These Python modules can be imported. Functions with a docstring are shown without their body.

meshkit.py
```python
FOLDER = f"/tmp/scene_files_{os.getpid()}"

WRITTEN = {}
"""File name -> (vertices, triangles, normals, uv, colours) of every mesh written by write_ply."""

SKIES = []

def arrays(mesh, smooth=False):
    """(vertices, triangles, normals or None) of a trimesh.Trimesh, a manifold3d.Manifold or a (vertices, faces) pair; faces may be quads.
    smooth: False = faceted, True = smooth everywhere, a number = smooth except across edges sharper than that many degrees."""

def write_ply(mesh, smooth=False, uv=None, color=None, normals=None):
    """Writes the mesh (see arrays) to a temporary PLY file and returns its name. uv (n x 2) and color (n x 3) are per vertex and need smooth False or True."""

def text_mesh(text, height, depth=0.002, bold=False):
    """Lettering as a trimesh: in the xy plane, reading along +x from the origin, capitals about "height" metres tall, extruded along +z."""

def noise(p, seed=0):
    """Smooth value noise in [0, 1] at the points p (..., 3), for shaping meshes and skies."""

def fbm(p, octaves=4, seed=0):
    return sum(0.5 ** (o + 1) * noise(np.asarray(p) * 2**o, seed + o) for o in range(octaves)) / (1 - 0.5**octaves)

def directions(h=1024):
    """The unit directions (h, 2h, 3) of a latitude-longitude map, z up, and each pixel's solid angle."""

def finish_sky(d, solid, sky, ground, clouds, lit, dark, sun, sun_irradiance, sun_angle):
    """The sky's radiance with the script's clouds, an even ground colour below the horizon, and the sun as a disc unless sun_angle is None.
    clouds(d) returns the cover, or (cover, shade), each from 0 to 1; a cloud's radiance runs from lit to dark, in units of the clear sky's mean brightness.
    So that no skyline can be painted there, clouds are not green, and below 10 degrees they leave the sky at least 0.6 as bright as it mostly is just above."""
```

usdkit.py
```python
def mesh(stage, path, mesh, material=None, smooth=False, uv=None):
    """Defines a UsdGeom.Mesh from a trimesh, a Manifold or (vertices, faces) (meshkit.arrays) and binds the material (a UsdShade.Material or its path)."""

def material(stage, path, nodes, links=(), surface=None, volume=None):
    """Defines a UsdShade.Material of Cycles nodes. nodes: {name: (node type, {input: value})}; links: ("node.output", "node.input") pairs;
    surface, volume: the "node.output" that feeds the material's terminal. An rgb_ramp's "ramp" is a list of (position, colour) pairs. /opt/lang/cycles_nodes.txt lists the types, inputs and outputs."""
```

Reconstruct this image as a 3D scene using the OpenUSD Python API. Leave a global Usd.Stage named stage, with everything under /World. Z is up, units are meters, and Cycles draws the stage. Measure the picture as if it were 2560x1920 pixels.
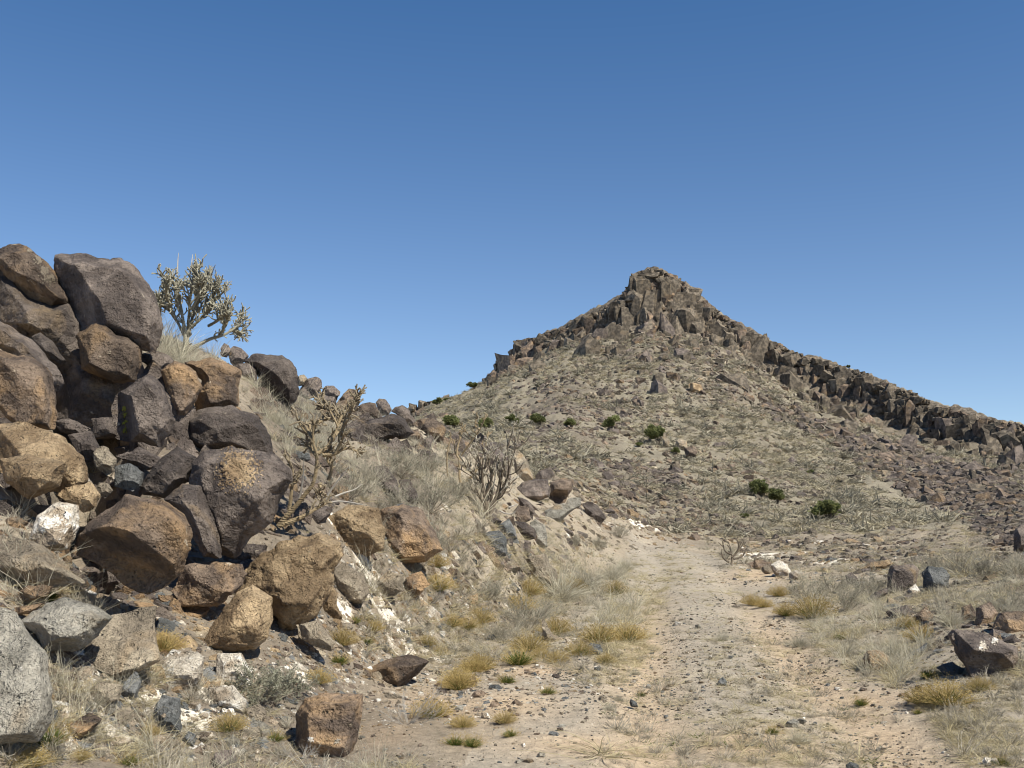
import math, numpy as np, trimesh, usdkit, meshkit
from pxr import Usd, UsdGeom, UsdLux, UsdShade, Gf, Sdf, Vt
from scipy.interpolate import PchipInterpolator, RegularGridInterpolator, CubicSpline
from scipy.ndimage import gaussian_filter, gaussian_filter1d
from scipy.spatial import Delaunay, ConvexHull
from shapely.geometry import Polygon, Point
import shapely

stage = Usd.Stage.CreateInMemory()
UsdGeom.SetStageUpAxis(stage, 'Z'); UsdGeom.SetStageMetersPerUnit(stage, 1.0)
UsdGeom.Xform.Define(stage, '/World'); UsdGeom.Scope.Define(stage, '/World/Looks')
stage.SetDefaultPrim(stage.GetPrimAtPath('/World'))

# ---------------------------------------------------------------- camera, sky, sun, exposure
EYE, FPX, HORIZON = 1.6, 1000.0, 540.0          # eye height (m), focal length in picture pixels, horizon row
EXPOSURE = 0.74
SUN_AZ, SUN_EL = math.radians(134.0), math.radians(49.0)
SKY_STRENGTH, SUN_STRENGTH = 0.081, 1.25

cam = UsdGeom.Camera.Define(stage, '/World/camera')
cam.CreateHorizontalApertureAttr(36.0); cam.CreateVerticalApertureAttr(27.0)
cam.CreateFocalLengthAttr(36.0 * FPX / 1024)
cam.CreateVerticalApertureOffsetAttr((HORIZON - 384) / 1024 * 36.0)
cam.CreateClippingRangeAttr((0.05, 20000.0)); cam.CreateExposureAttr(EXPOSURE)
cx = UsdGeom.Xformable(cam); cx.AddTranslateOp().Set((0, 0, EYE)); cx.AddRotateXYZOp().Set((90, 0, 0))

dome = UsdLux.DomeLight.Define(stage, '/World/sky')
dome.CreateIntensityAttr(1.0)
skymat = usdkit.material(stage, '/World/Looks/sky_air', {
    'sky': ('sky_texture', {'sky_type': 'single_scattering', 'sun_disc': False, 'sun_elevation': SUN_EL, 'sun_rotation': SUN_AZ,
                            'altitude': 1700.0, 'air_density': 1.0, 'aerosol_density': 0.1, 'ozone_density': 3.0}),
    'tc': ('texture_coordinate', {}), 'xyz': ('separate_xyz', {}),
    'deep': ('map_range', {'from_min': 0.15, 'from_max': 0.5, 'to_min': 1.0, 'to_max': 1.2}),   # the air overhead is the deeper blue
    'hv': ('hsv', {}),
    'bg': ('background_shader', {'strength': SKY_STRENGTH})},
    [('tc.generated', 'xyz.vector'), ('xyz.z', 'deep.value'), ('deep.result', 'hv.saturation'), ('sky.color', 'hv.color'), ('hv.color', 'bg.color')], surface='bg.background')
UsdShade.MaterialBindingAPI.Apply(dome.GetPrim()).Bind(skymat)
dome.GetPrim().SetCustomDataByKey('kind', 'structure')

sun = UsdLux.DistantLight.Define(stage, '/World/sun')
sun.CreateIntensityAttr(SUN_STRENGTH); sun.CreateAngleAttr(0.53); sun.CreateNormalizeAttr(True); sun.CreateColorAttr(Gf.Vec3f(1.0, 0.975, 0.87))
UsdGeom.Xformable(sun).AddRotateXYZOp().Set((90 - math.degrees(SUN_EL), 0, 180 - math.degrees(SUN_AZ)))

# ---------------------------------------------------------------- helpers
_used = {}
def numbered(parent, name):
    k = (parent, name); n = _used.get(k, 0); _used[k] = n + 1
    return f'{parent}/{name}' if n == 0 else f'{parent}/{name}_{n:03d}'
def path_of(p): return '/World' if p is None else str(p.GetPath())
def tag(p, label=None, cat=None, group=None, kind=None):
    for k, v in (('label', label), ('category', cat), ('group', group), ('kind', kind)):
        if v: p.SetCustomDataByKey(k, v)
    return p
def obj(name, mesh, mat, parent=None, smooth=False):
    return usdkit.mesh(stage, numbered(path_of(parent), name), mesh, mat, smooth).GetPrim()
def thing(name, label, cat, loc=(0, 0, 0), group=None, rz=0.0, scale=None, kind=None):
    x = UsdGeom.Xform.Define(stage, numbered('/World', name))
    x.AddTranslateOp().Set(tuple(map(float, loc)))
    if rz: x.AddRotateZOp().Set(float(rz))
    if scale is not None: x.AddScaleOp().Set(tuple(map(float, np.broadcast_to(scale, 3))))
    return tag(x.GetPrim(), label, cat, group, kind)
_protos = {}
def klass(name, build):
    """A class prim whose children are the parts of one kind of thing; copies reference it."""
    p = stage.CreateClassPrim(f'/World/Looks/{name}_kind')
    build(p); return p
def copy(proto, name, label, cat, loc, group=None, rz=0.0, scale=1.0):
    t = thing(name, label, cat, loc, group, rz, scale)
    t.GetReferences().AddInternalReference(proto.GetPath()); t.SetInstanceable(True)
    return t
def instancer(name, protos, pos, yaw, scale, idx, label, cat, normals=None, parent=None):
    """Many small things nobody could count: one PointInstancer, kind stuff. protos: (mesh, material, smooth)."""
    path = numbered(path_of(parent), name)
    pi = UsdGeom.PointInstancer.Define(stage, path)
    for i, (m, mat, sm) in enumerate(protos):
        p = usdkit.mesh(stage, f'{path}/shape_{i:03d}', m, mat, sm); pi.CreatePrototypesRel().AddTarget(p.GetPath())
    n = len(pos)
    q = np.zeros((n, 4)); q[:, 0] = np.cos(yaw / 2); q[:, 3] = np.sin(yaw / 2)
    if normals is not None:                      # tilt z to the normal, after the yaw
        N = normals / np.linalg.norm(normals, axis=1, keepdims=True)
        w = 1 + N[:, 2]; t = np.stack([w, -N[:, 1], N[:, 0], 0 * w], 1); t /= np.linalg.norm(t, axis=1, keepdims=True)
        a, b = t, q
        q = np.stack([a[:, 0]*b[:, 0]-a[:, 1]*b[:, 1]-a[:, 2]*b[:, 2]-a[:, 3]*b[:, 3], a[:, 0]*b[:, 1]+a[:, 1]*b[:, 0]+a[:, 2]*b[:, 3]-a[:, 3]*b[:, 2],
                      a[:, 0]*b[:, 2]-a[:, 1]*b[:, 3]+a[:, 2]*b[:, 0]+a[:, 3]*b[:, 1], a[:, 0]*b[:, 3]+a[:, 1]*b[:, 2]-a[:, 2]*b[:, 1]+a[:, 3]*b[:, 0]], 1)
    pi.CreatePositionsAttr(Vt.Vec3fArray.FromNumpy(np.asarray(pos, np.float32)))
    pi.CreateOrientationsAttr(Vt.QuathArray([Gf.Quath(*map(float, r)) for r in q]))
    s = np.asarray(scale, np.float32); s = s if s.ndim == 2 else np.repeat(s[:, None], 3, 1)
    pi.CreateScalesAttr(Vt.Vec3fArray.FromNumpy(s)); pi.CreateProtoIndicesAttr(Vt.IntArray.FromNumpy(np.asarray(idx, np.int32)))
    return tag(pi.GetPrim(), label, cat, None, 'stuff')

def ribbons(P, w, side):
    """P (n,k,3) paths, w (n,k) widths, side (n,3): flat blades."""
    n, k, _ = P.shape
    a = P - side[:, None] * w[..., None] / 2; b = P + side[:, None] * w[..., None] / 2
    V = np.stack([a, b], 2).reshape(-1, 3)
    base = (np.arange(n) * 2 * k)[:, None] + 2 * np.arange(k - 1)[None]
    F = np.stack([base, base + 1, base + 3, base + 2], -1).reshape(-1, 4)
    return V, F
def tubes(P, r, sides=4, bumpy=0.0):
    n, k, _ = P.shape
    T = np.gradient(P, axis=1); T /= np.linalg.norm(T, axis=2, keepdims=True) + 1e-9
    ref = np.where(np.abs(T[:, :1, 2:3]) > 0.8, np.array([1.0, 0.13, 0]), np.array([0, 0, 1.0]))
    A = np.cross(T, ref); A /= np.linalg.norm(A, axis=2, keepdims=True) + 1e-9; B = np.cross(T, A)
    th = np.arange(sides) / sides * 2 * np.pi
    rr = r[:, :, None] * (1 + bumpy * ((np.arange(k)[:, None] + np.arange(sides)[None]) % 2 * 2 - 1) * np.random.default_rng(k).uniform(-.3, 1.3, (k, sides)))[None]
    V = P[:, :, None] + rr[..., None] * (A[:, :, None] * np.cos(th)[:, None] + B[:, :, None] * np.sin(th)[:, None])
    V = V.reshape(-1, 3)
    i, j, s = np.meshgrid(np.arange(n), np.arange(k - 1), np.arange(sides), indexing='ij')
    o = (i * k + j) * sides; s2 = (s + 1) % sides
    F = np.stack([o + s, o + s2, o + sides + s2, o + sides + s], -1).reshape(-1, 4)
    caps = []
    for e in (0, k - 1):
        b0 = (np.arange(n) * k + e) * sides
        for q in range(1, sides - 1):
            tri = np.stack([b0, b0 + q, b0 + q + 1, b0 + q + 1], 1)
            caps.append(tri if e else tri[:, ::-1])
    return V, np.vstack([F] + caps)
def join(parts):
    V, F, n = [], [], 0
    for v, f in parts:
        f = np.asarray(f); f = f if f.shape[1] == 4 else np.hstack([f, f[:, -1:]])
        V.append(v); F.append(f + n); n += len(v)
    V, F = np.vstack(V), np.vstack(F)
    F = np.vstack([F[:, :3], F[F[:, 3] != F[:, 2]][:, [0, 2, 3]]])
    F = F[(F[:, 0] != F[:, 1]) & (F[:, 1] != F[:, 2]) & (F[:, 0] != F[:, 2])]
    return V, F
def rand_dir(rng, n, zmin, zmax):
    a = rng.uniform(0, 2 * np.pi, n); z = rng.uniform(zmin, zmax, n); s = np.sqrt(1 - z * z)
    return np.stack([s * np.cos(a), s * np.sin(a), z], 1)

# ---------------------------------------------------------------- materials
def M(name, nodes, links, surface='p.BSDF'): return usdkit.material(stage, f'/World/Looks/{name}', nodes, links, surface)
def rock_mat(name, dark, mid, patch, patch_at, pale, pale_at, fine=1.0):
    """Weathered basalt: mottled body, ochre weathering patches, pale lichen or caliche crust, pits and grain."""
    nodes = {
        'geo': ('geometry', {}), 'oi': ('object_info', {}),
        'n1': ('noise_texture', {'scale': 2.3, 'detail': 5.0, 'roughness': 0.62}),
        'r1': ('rgb_ramp', {'ramp': [(0.30, tuple(c * 0.75 for c in dark)), (0.46, dark), (0.56, mid), (0.72, tuple(min(1, c * 1.35) for c in mid))]}),
        'n2': ('noise_texture', {'scale': 1.15, 'detail': 5.0, 'roughness': 0.6, 'distortion': 0.6}),
        'r2': ('rgb_ramp', {'ramp': [(patch_at, (0, 0, 0)), (patch_at + 0.13, (1, 1, 1))]}),
        'm2': ('mix', {'color2': patch}),
        'n3': ('noise_texture', {'scale': 5.5, 'detail': 4.0, 'roughness': 0.7, 'distortion': 0.3}),
        'r3': ('rgb_ramp', {'ramp': [(pale_at, (0, 0, 0)), (pale_at + 0.05, (1, 1, 1))]}),
        'm3': ('mix', {'color2': pale}),
        'n4': ('noise_texture', {'scale': 27.0, 'detail': 4.0, 'roughness': 0.72}),
        'r4': ('rgb_ramp', {'ramp': [(0.26, (0.5, 0.5, 0.5)), (0.48, (0.86, 0.86, 0.86)), (0.74, (1.12, 1.12, 1.12))]}),
        'm4': ('mix', {'mix_type': 'multiply', 'fac': 1.0}),
        'mr': ('map_range', {'from_min': 0.0, 'from_max': 1.0, 'to_min': 0.74, 'to_max': 1.22}),
        'hv': ('hsv', {}),
        'vo': ('voronoi_texture', {'scale': 15.0, 'randomness': 1.0}),
        'rv': ('rgb_ramp', {'ramp': [(0.06, (0, 0, 0)), (0.2, (1, 1, 1))]}),
        'mh': ('math', {'math_type': 'multiply_add', 'value2': 0.55}),
        'bump': ('bump', {'strength': 0.8 * fine, 'distance': 0.06}),
        'b2': ('bump', {'strength': 0.8 * fine, 'distance': 0.2}),
        'p': ('principled_bsdf', {'roughness': 0.85, 'specular_ior_level': 0.25})}
    links = [('geo.position', f'{k}.vector') for k in ('n1', 'n2', 'n3', 'n4', 'vo')] + [
        ('n1.fac', 'r1.fac'), ('n2.fac', 'r2.fac'), ('n3.fac', 'r3.fac'), ('n4.fac', 'r4.fac'),
        ('r1.color', 'm2.color1'), ('r2.color', 'm2.fac'), ('m2.color', 'm3.color1'), ('r3.color', 'm3.fac'),
        ('m3.color', 'm4.color1'), ('r4.color', 'm4.color2'), ('oi.random', 'mr.value'), ('mr.result', 'hv.value'), ('m4.color', 'hv.color'),
        ('hv.color', 'p.base_color'), ('vo.distance', 'rv.fac'), ('rv.color', 'mh.value1'), ('n4.fac', 'mh.value3'),
        ('mh.value', 'bump.height'), ('n3.fac', 'b2.height'), ('b2.normal', 'bump.normal'), ('bump.normal', 'p.normal')]
    return M(name, nodes, links)
PALE, ORANGE = (0.40, 0.33, 0.25), (0.26, 0.15, 0.075)
ROCK = {
    'dark':  rock_mat('dark_basalt',  (0.095, 0.074, 0.063), (0.172, 0.136, 0.113), (0.235, 0.165, 0.10), 0.58, PALE, 0.66),
    'brown': rock_mat('brown_basalt', (0.108, 0.079, 0.06), (0.205, 0.15, 0.11), (0.30, 0.20, 0.115), 0.53, PALE, 0.65),
    'rust':  rock_mat('rust_basalt', (0.10, 0.071, 0.053), (0.19, 0.137, 0.099), (0.325, 0.208, 0.112), 0.475, (0.46, 0.37, 0.27), 0.66),
    'ochre': rock_mat('ochre_basalt', (0.23, 0.155, 0.088), (0.365, 0.262, 0.155), (0.15, 0.115, 0.085), 0.60, (0.5, 0.42, 0.32), 0.70),
    'tan':   rock_mat('tan_basalt',   (0.225, 0.18, 0.13), (0.33, 0.27, 0.195), (0.34, 0.24, 0.14), 0.52, (0.5, 0.45, 0.37), 0.68),
    'grey':  rock_mat('grey_basalt',  (0.22, 0.198, 0.16), (0.32, 0.288, 0.235), (0.31, 0.235, 0.15), 0.56, (0.55, 0.5, 0.43), 0.70),
    'slate': rock_mat('slate_basalt', (0.115, 0.115, 0.11), (0.185, 0.18, 0.17), (0.20, 0.17, 0.13), 0.66, (0.55, 0.5, 0.43), 0.69),
    'white': rock_mat('caliche_rock', (0.36, 0.28, 0.20), (0.60, 0.52, 0.42), (0.27, 0.18, 0.11), 0.58, (0.74, 0.68, 0.60), 0.54),
    'cliff': rock_mat('cliff_basalt', (0.10, 0.08, 0.06), (0.19, 0.152, 0.113), (0.235, 0.175, 0.115), 0.55, (0.32, 0.275, 0.205), 0.66),
}
def leaf_mat(name, a, b, trans=0.3, rough=0.7, scale=9.0):
    """Dry or green plant: two tones by place, by plant and along the plant, light shining through."""
    nodes = {'geo': ('geometry', {}), 'oi': ('object_info', {}),
             'n': ('noise_texture', {'scale': scale, 'detail': 3.0, 'roughness': 0.7}), 'r': ('rgb_ramp', {'ramp': [(0.3, a), (0.7, b)]}),
             'isl': ('map_range', {'from_min': 0.0, 'from_max': 1.0, 'to_min': 0.65, 'to_max': 1.35}),
             'mr': ('map_range', {'from_min': 0.0, 'from_max': 1.0, 'to_min': 0.8, 'to_max': 1.2}),
             'mm': ('math', {'math_type': 'multiply'}), 'hv': ('hsv', {}),
             'p': ('principled_bsdf', {'roughness': rough, 'specular_ior_level': 0.2}), 't': ('translucent_bsdf', {}), 'x': ('mix_closure', {'fac': trans})}
    return M(name, nodes, [('geo.position', 'n.vector'), ('n.fac', 'r.fac'), ('geo.random_per_island', 'isl.value'), ('oi.random', 'mr.value'),
                           ('isl.result', 'mm.value1'), ('mr.result', 'mm.value2'), ('mm.value', 'hv.value'), ('r.color', 'hv.color'),
                           ('hv.color', 'p.base_color'), ('hv.color', 't.color'), ('p.BSDF', 'x.closure1'), ('t.BSDF', 'x.closure2')], 'x.closure')
STRAW = leaf_mat('straw_grass', (0.54, 0.445, 0.25), (0.68, 0.585, 0.37))
PALE_STRAW = leaf_mat('pale_straw', (0.56, 0.50, 0.36), (0.68, 0.62, 0.48))
GREY_TWIG = leaf_mat('grey_twig', (0.37, 0.315, 0.235), (0.53, 0.47, 0.37), 0.1)
HILL_GRASS = leaf_mat('hill_grass', (0.48, 0.405, 0.265), (0.61, 0.53, 0.37), 0.25, scale=0.25)
HILL_SHRUB = leaf_mat('hill_shrub', (0.31, 0.275, 0.20), (0.43, 0.385, 0.285), 0.2, scale=0.3)
SAGE = leaf_mat('sage_leaf', (0.25, 0.245, 0.165), (0.37, 0.36, 0.26), 0.2)
SNAKE_TOP = leaf_mat('snakeweed_dry_top', (0.48, 0.34, 0.12), (0.64, 0.48, 0.20), 0.3)
SNAKE_GREEN = leaf_mat('snakeweed_green', (0.11, 0.155, 0.03), (0.19, 0.235, 0.05), 0.35)
JUNIPER = leaf_mat('juniper_leaf', (0.145, 0.16, 0.058), (0.25, 0.26, 0.105), 0.45, scale=1.5)
JUNIPER_LIGHT = leaf_mat('light_juniper_leaf', (0.20, 0.22, 0.08), (0.31, 0.32, 0.13), 0.45, scale=1.5)
BARK = leaf_mat('bark', (0.12, 0.095, 0.07), (0.2, 0.165, 0.125), 0.0)
CHOLLA = leaf_mat('cholla_joint', (0.27, 0.245, 0.18), (0.42, 0.385, 0.295), 0.05, scale=14)
CHOLLA_WOOD = leaf_mat('cholla_wood', (0.13, 0.10, 0.075), (0.26, 0.205, 0.145), 0.0, scale=12)
CHOLLA_BROWN = leaf_mat('cholla_brown', (0.24, 0.175, 0.10), (0.38, 0.29, 0.175), 0.0, scale=12)
DEAD_WOOD = leaf_mat('bleached_wood', (0.38, 0.34, 0.29), (0.52, 0.47, 0.41), 0.0, scale=12)
LICHEN = leaf_mat('yellow_lichen', (0.16, 0.165, 0.02), (0.30, 0.29, 0.04), 0.0)
WOOD = leaf_mat('weathered_post', (0.24, 0.19, 0.13), (0.34, 0.28, 0.2), 0.0)

def soil_mat(name, c1, c2, c3, big=0.35, relief=1.0):
    """Stony desert soil. The mesh attribute 'chalk' whitens it, 'sand' warms it, 'scree' darkens it."""
    nodes = {'geo': ('geometry', {}),
             'n1': ('noise_texture', {'scale': big, 'detail': 8.0, 'roughness': 0.65}), 'r1': ('rgb_ramp', {'ramp': [(0.3, c1), (0.5, c2), (0.72, c3)]}),
             'n2': ('noise_texture', {'scale': 11.0, 'detail': 6.0, 'roughness': 0.75}), 'r2': ('rgb_ramp', {'ramp': [(0.28, (0.6, 0.6, 0.6)), (0.7, (1.28, 1.28, 1.28))]}),
             'mm': ('mix', {'mix_type': 'multiply', 'fac': 1.0}),
             'vo': ('voronoi_texture', {'scale': 34.0}), 'vr': ('rgb_ramp', {'ramp': [(0.0, (1, 1, 1)), (0.30, (0.0, 0.0, 0.0))]}),
             'vs': ('separate_color', {}), 'vc': ('rgb_ramp', {'interpolate': False, 'ramp': [(0.0, (0.17, 0.155, 0.14)), (0.3, (0.30, 0.24, 0.18)), (0.55, (0.24, 0.22, 0.2)), (0.8, (0.58, 0.52, 0.45))]}),
             'gm': ('mix', {}), 'gf': ('math', {'math_type': 'multiply', 'value2': 0.75}),
             'ac': ('attribute', {'attribute': 'chalk'}), 'as': ('attribute', {'attribute': 'sand'}), 'ad': ('attribute', {'attribute': 'scree'}),
             'nc': ('noise_texture', {'scale': 2.4, 'detail': 6.0, 'roughness': 0.7}), 'cm': ('math', {'math_type': 'multiply_add', 'value2': 1.1, 'value3': -0.62}),
             'cs': ('math', {'math_type': 'add'}), 'cr': ('rgb_ramp', {'ramp': [(0.38, (0, 0, 0)), (0.56, (1, 1, 1))]}),
             'mc': ('mix', {'color2': (0.66, 0.585, 0.485)}), 'ms': ('mix', {'color2': (0.43, 0.315, 0.205)}), 'md': ('mix', {'color2': (0.12, 0.095, 0.075)}),
             'bh': ('math', {'math_type': 'multiply_add', 'value2': 0.5}),
             'bump': ('bump', {'strength': 0.8 * relief, 'distance': 0.045}), 'p': ('principled_bsdf', {'roughness': 0.95, 'specular_ior_level': 0.1})}
    links = [('geo.position', f'{k}.vector') for k in ('n1', 'n2', 'vo', 'nc')] + [
        ('n1.fac', 'r1.fac'), ('n2.fac', 'r2.fac'), ('r1.color', 'ms.color1'), ('as.fac', 'ms.fac'), ('ms.color', 'md.color1'), ('ad.fac', 'md.fac'),
        ('nc.fac', 'cm.value1'), ('ac.fac', 'cs.value1'), ('cm.value', 'cs.value2'), ('cs.value', 'cr.fac'), ('md.color', 'mc.color1'), ('cr.color', 'mc.fac'),
        ('mc.color', 'gm.color1'), ('vo.color', 'vs.color'), ('vs.r', 'vc.fac'), ('vc.color', 'gm.color2'), ('vo.distance', 'vr.fac'), ('vr.color', 'gf.value1'), ('gf.value', 'gm.fac'),
        ('gm.color', 'mm.color1'), ('r2.color', 'mm.color2'), ('mm.color', 'p.base_color'),
        ('vr.color', 'bh.value1'), ('n2.fac', 'bh.value3'), ('bh.value', 'bump.height'), ('bump.normal', 'p.normal')]
    return M(name, nodes, links)
SOIL = soil_mat('stony_soil', (0.235, 0.185, 0.13), (0.295, 0.24, 0.175), (0.36, 0.305, 0.235))
TRACK = soil_mat('track_soil', (0.265, 0.222, 0.17), (0.312, 0.264, 0.204), (0.365, 0.308, 0.233), 0.5, 0.9)
HILLSOIL = soil_mat('hill_soil', (0.14, 0.118, 0.088), (0.20, 0.17, 0.125), (0.26, 0.225, 0.165), 0.12)

# ---------------------------------------------------------------- terrain
# Profiles: for a direction u (picture column), pairs (row, distance) along the ground, nearest first.
CT = np.array([(487,375),(500,356),(512,352),(518,338),(537,334),(566,323),(595,307),(613,297),(628,290),(632,278),(641,268),(652,263.5),(667,268),(681,279),(693,287),(706,299),(719,310),(740,321),(769,337),(803,351),(836,361),(862,369),(888,380),(913,389),(938,403),(965,409),(984,415),(1024,421.5),(1150,436),(1400,455)], float)
CB = np.array([(487,381),(512,368),(528,362),(561,346),(584,339),(623,336),(648,331),(674,336),(708,343),(740,352),(771,374),(812,394),(852,412),(885,428),(917,443),(965,448),(997,450),(1024,456),(1150,470),(1400,490)], float)
YB = np.array([(487,165),(512,158),(560,150),(620,142),(650,140),(708,140),(760,138),(830,130),(900,120),(960,112),(1024,105),(1150,95),(1400,85)], float)
FOOT = np.array([(520,496,36),(560,504,36),(600,524,40),(650,545,41),(700,548.5,41.5),(760,549,42),(830,547,40),(900,544,38),(960,540,36),(1024,533,34),(1150,520,32),(1400,510,30)], float)
LEFT = {
    -420: [(768,5.2),(700,5.9),(620,6.6),(560,7.3),(500,8.1),(440,9),(380,10),(320,11),(240,12.5),(262,18)],
    -100: [(768,5.2),(700,5.9),(620,6.6),(560,7.3),(500,8.1),(440,9),(380,10),(320,11),(240,12.5),(262,18)],
    0:    [(768,5.6),(700,6.2),(620,6.9),(560,7.7),(500,8.6),(440,9.5),(380,10.5),(320,11.5),(262,13),(280,18)],
    60:   [(768,5.9),(700,6.6),(620,7.3),(560,8.1),(500,9.0),(440,10.0),(380,10.9),(330,11.8),(280,13.2),(295,18)],
    120:  [(768,6.3),(700,7),(620,7.9),(560,8.8),(500,9.7),(440,10.6),(385,11.5),(340,12.4),(312,13.4),(318,18)],
    180:  [(768,6.7),(700,7.5),(640,8.3),(560,9.5),(500,10.4),(440,11.4),(390,12.4),(357,13.6),(348,16),(362,22)],
    240:  [(768,7.0),(735,7.3),(660,8.6),(590,9.7),(530,10.7),(480,11.7),(430,13),(392,15),(370,17.5),(380,24)],
    300:  [(768,7.05),(745,7.55),(720,8.1),(650,9.5),(590,10.5),(530,11.6),(480,13),(440,15.2),(412,18.5),(400,21.5),(412,28)],
    360:  [(768,7.05),(710,9.2),(650,10.6),(590,11.9),(540,13.1),(490,14.8),(450,17.5),(425,21.5),(412,25),(420,31)],
    420:  [(768,7.05),(667,11.7),(620,13.1),(570,14.5),(520,15.9),(480,17.8),(450,21),(434,26),(424,30),(432,38),(436,60),(430,100),(419,150),(412,185)],
    445:  [(768,7.05),(655,12.8),(610,14.2),(560,15.5),(515,17),(482,19.2),(454,24),(443,30),(452,38),(448,60),(434,100),(413,140),(401,166),(402,190)],
    470:  [(768,7.05),(642,14),(600,15.4),(550,16.8),(510,18.6),(480,22),(462,27),(452,31),(460,38),(454,55),(436,85),(412,120),(398,145),(390,158),(396,185)],
    490:  [(768,7.05),(632,15),(592,16.2),(546,17.8),(512,20.5),(490,24),(476,29),(472,32),(474,38)],
    505:  [(768,7.05),(624,15.9),(584,17.3),(545,18.8),(516,21.5),(500,25),(490,30)],
    530:  [(768,7.05),(606,18.6),(570,20.3),(540,22.5),(518,27),(506,31)],
    560:  [(768,7.05),(590,22),(560,24.3),(534,27),(516,30.5)],
    590:  [(768,7.05),(572,27),(548,30),(532,34)],
    620:  [(768,7.05),(630,15.2),(579,24.8),(556,34.5),(544,37)],
    650:  [(768,7.05),(630,15.2),(580,24.8),(557,34.5)],
    700:  [(768,7.05),(630,15.2),(580,24.8),(558,34.5)],
    760:  [(768,7.05),(632,15),(581,24.8),(557,35)],
    800:  [(768,7.05),(634,15),(578,24.5),(556,34)],
    850:  [(768,7.05),(650,13),(600,18.5),(572,25),(553,33)],
    900:  [(768,7.0),(664,11.6),(610,16),(580,21),(556,30)],
    960:  [(768,6.9),(690,9.4),(640,11.7),(600,15.5),(572,20),(549,28)],
    1024: [(768,6.8),(700,8.8),(655,10.6),(610,13),(575,16.5),(547,24)],
    1150: [(768,6.6),(700,8.3),(640,10.3),(590,12.5),(555,16),(530,24)],
    1400: [(768,6.4),(690,7.9),(620,9.8),(570,12),(535,16),(515,24)],
}
RGRID = np.concatenate([[0, 1.5, 3], np.geomspace(4, 260, 520), [320, 400, 700, 1500, 4000]])
def zrow(v, Y): return EYE + (HORIZON - v) / FPX * Y
azs, tabs, hillstart = [], [], []
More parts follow.
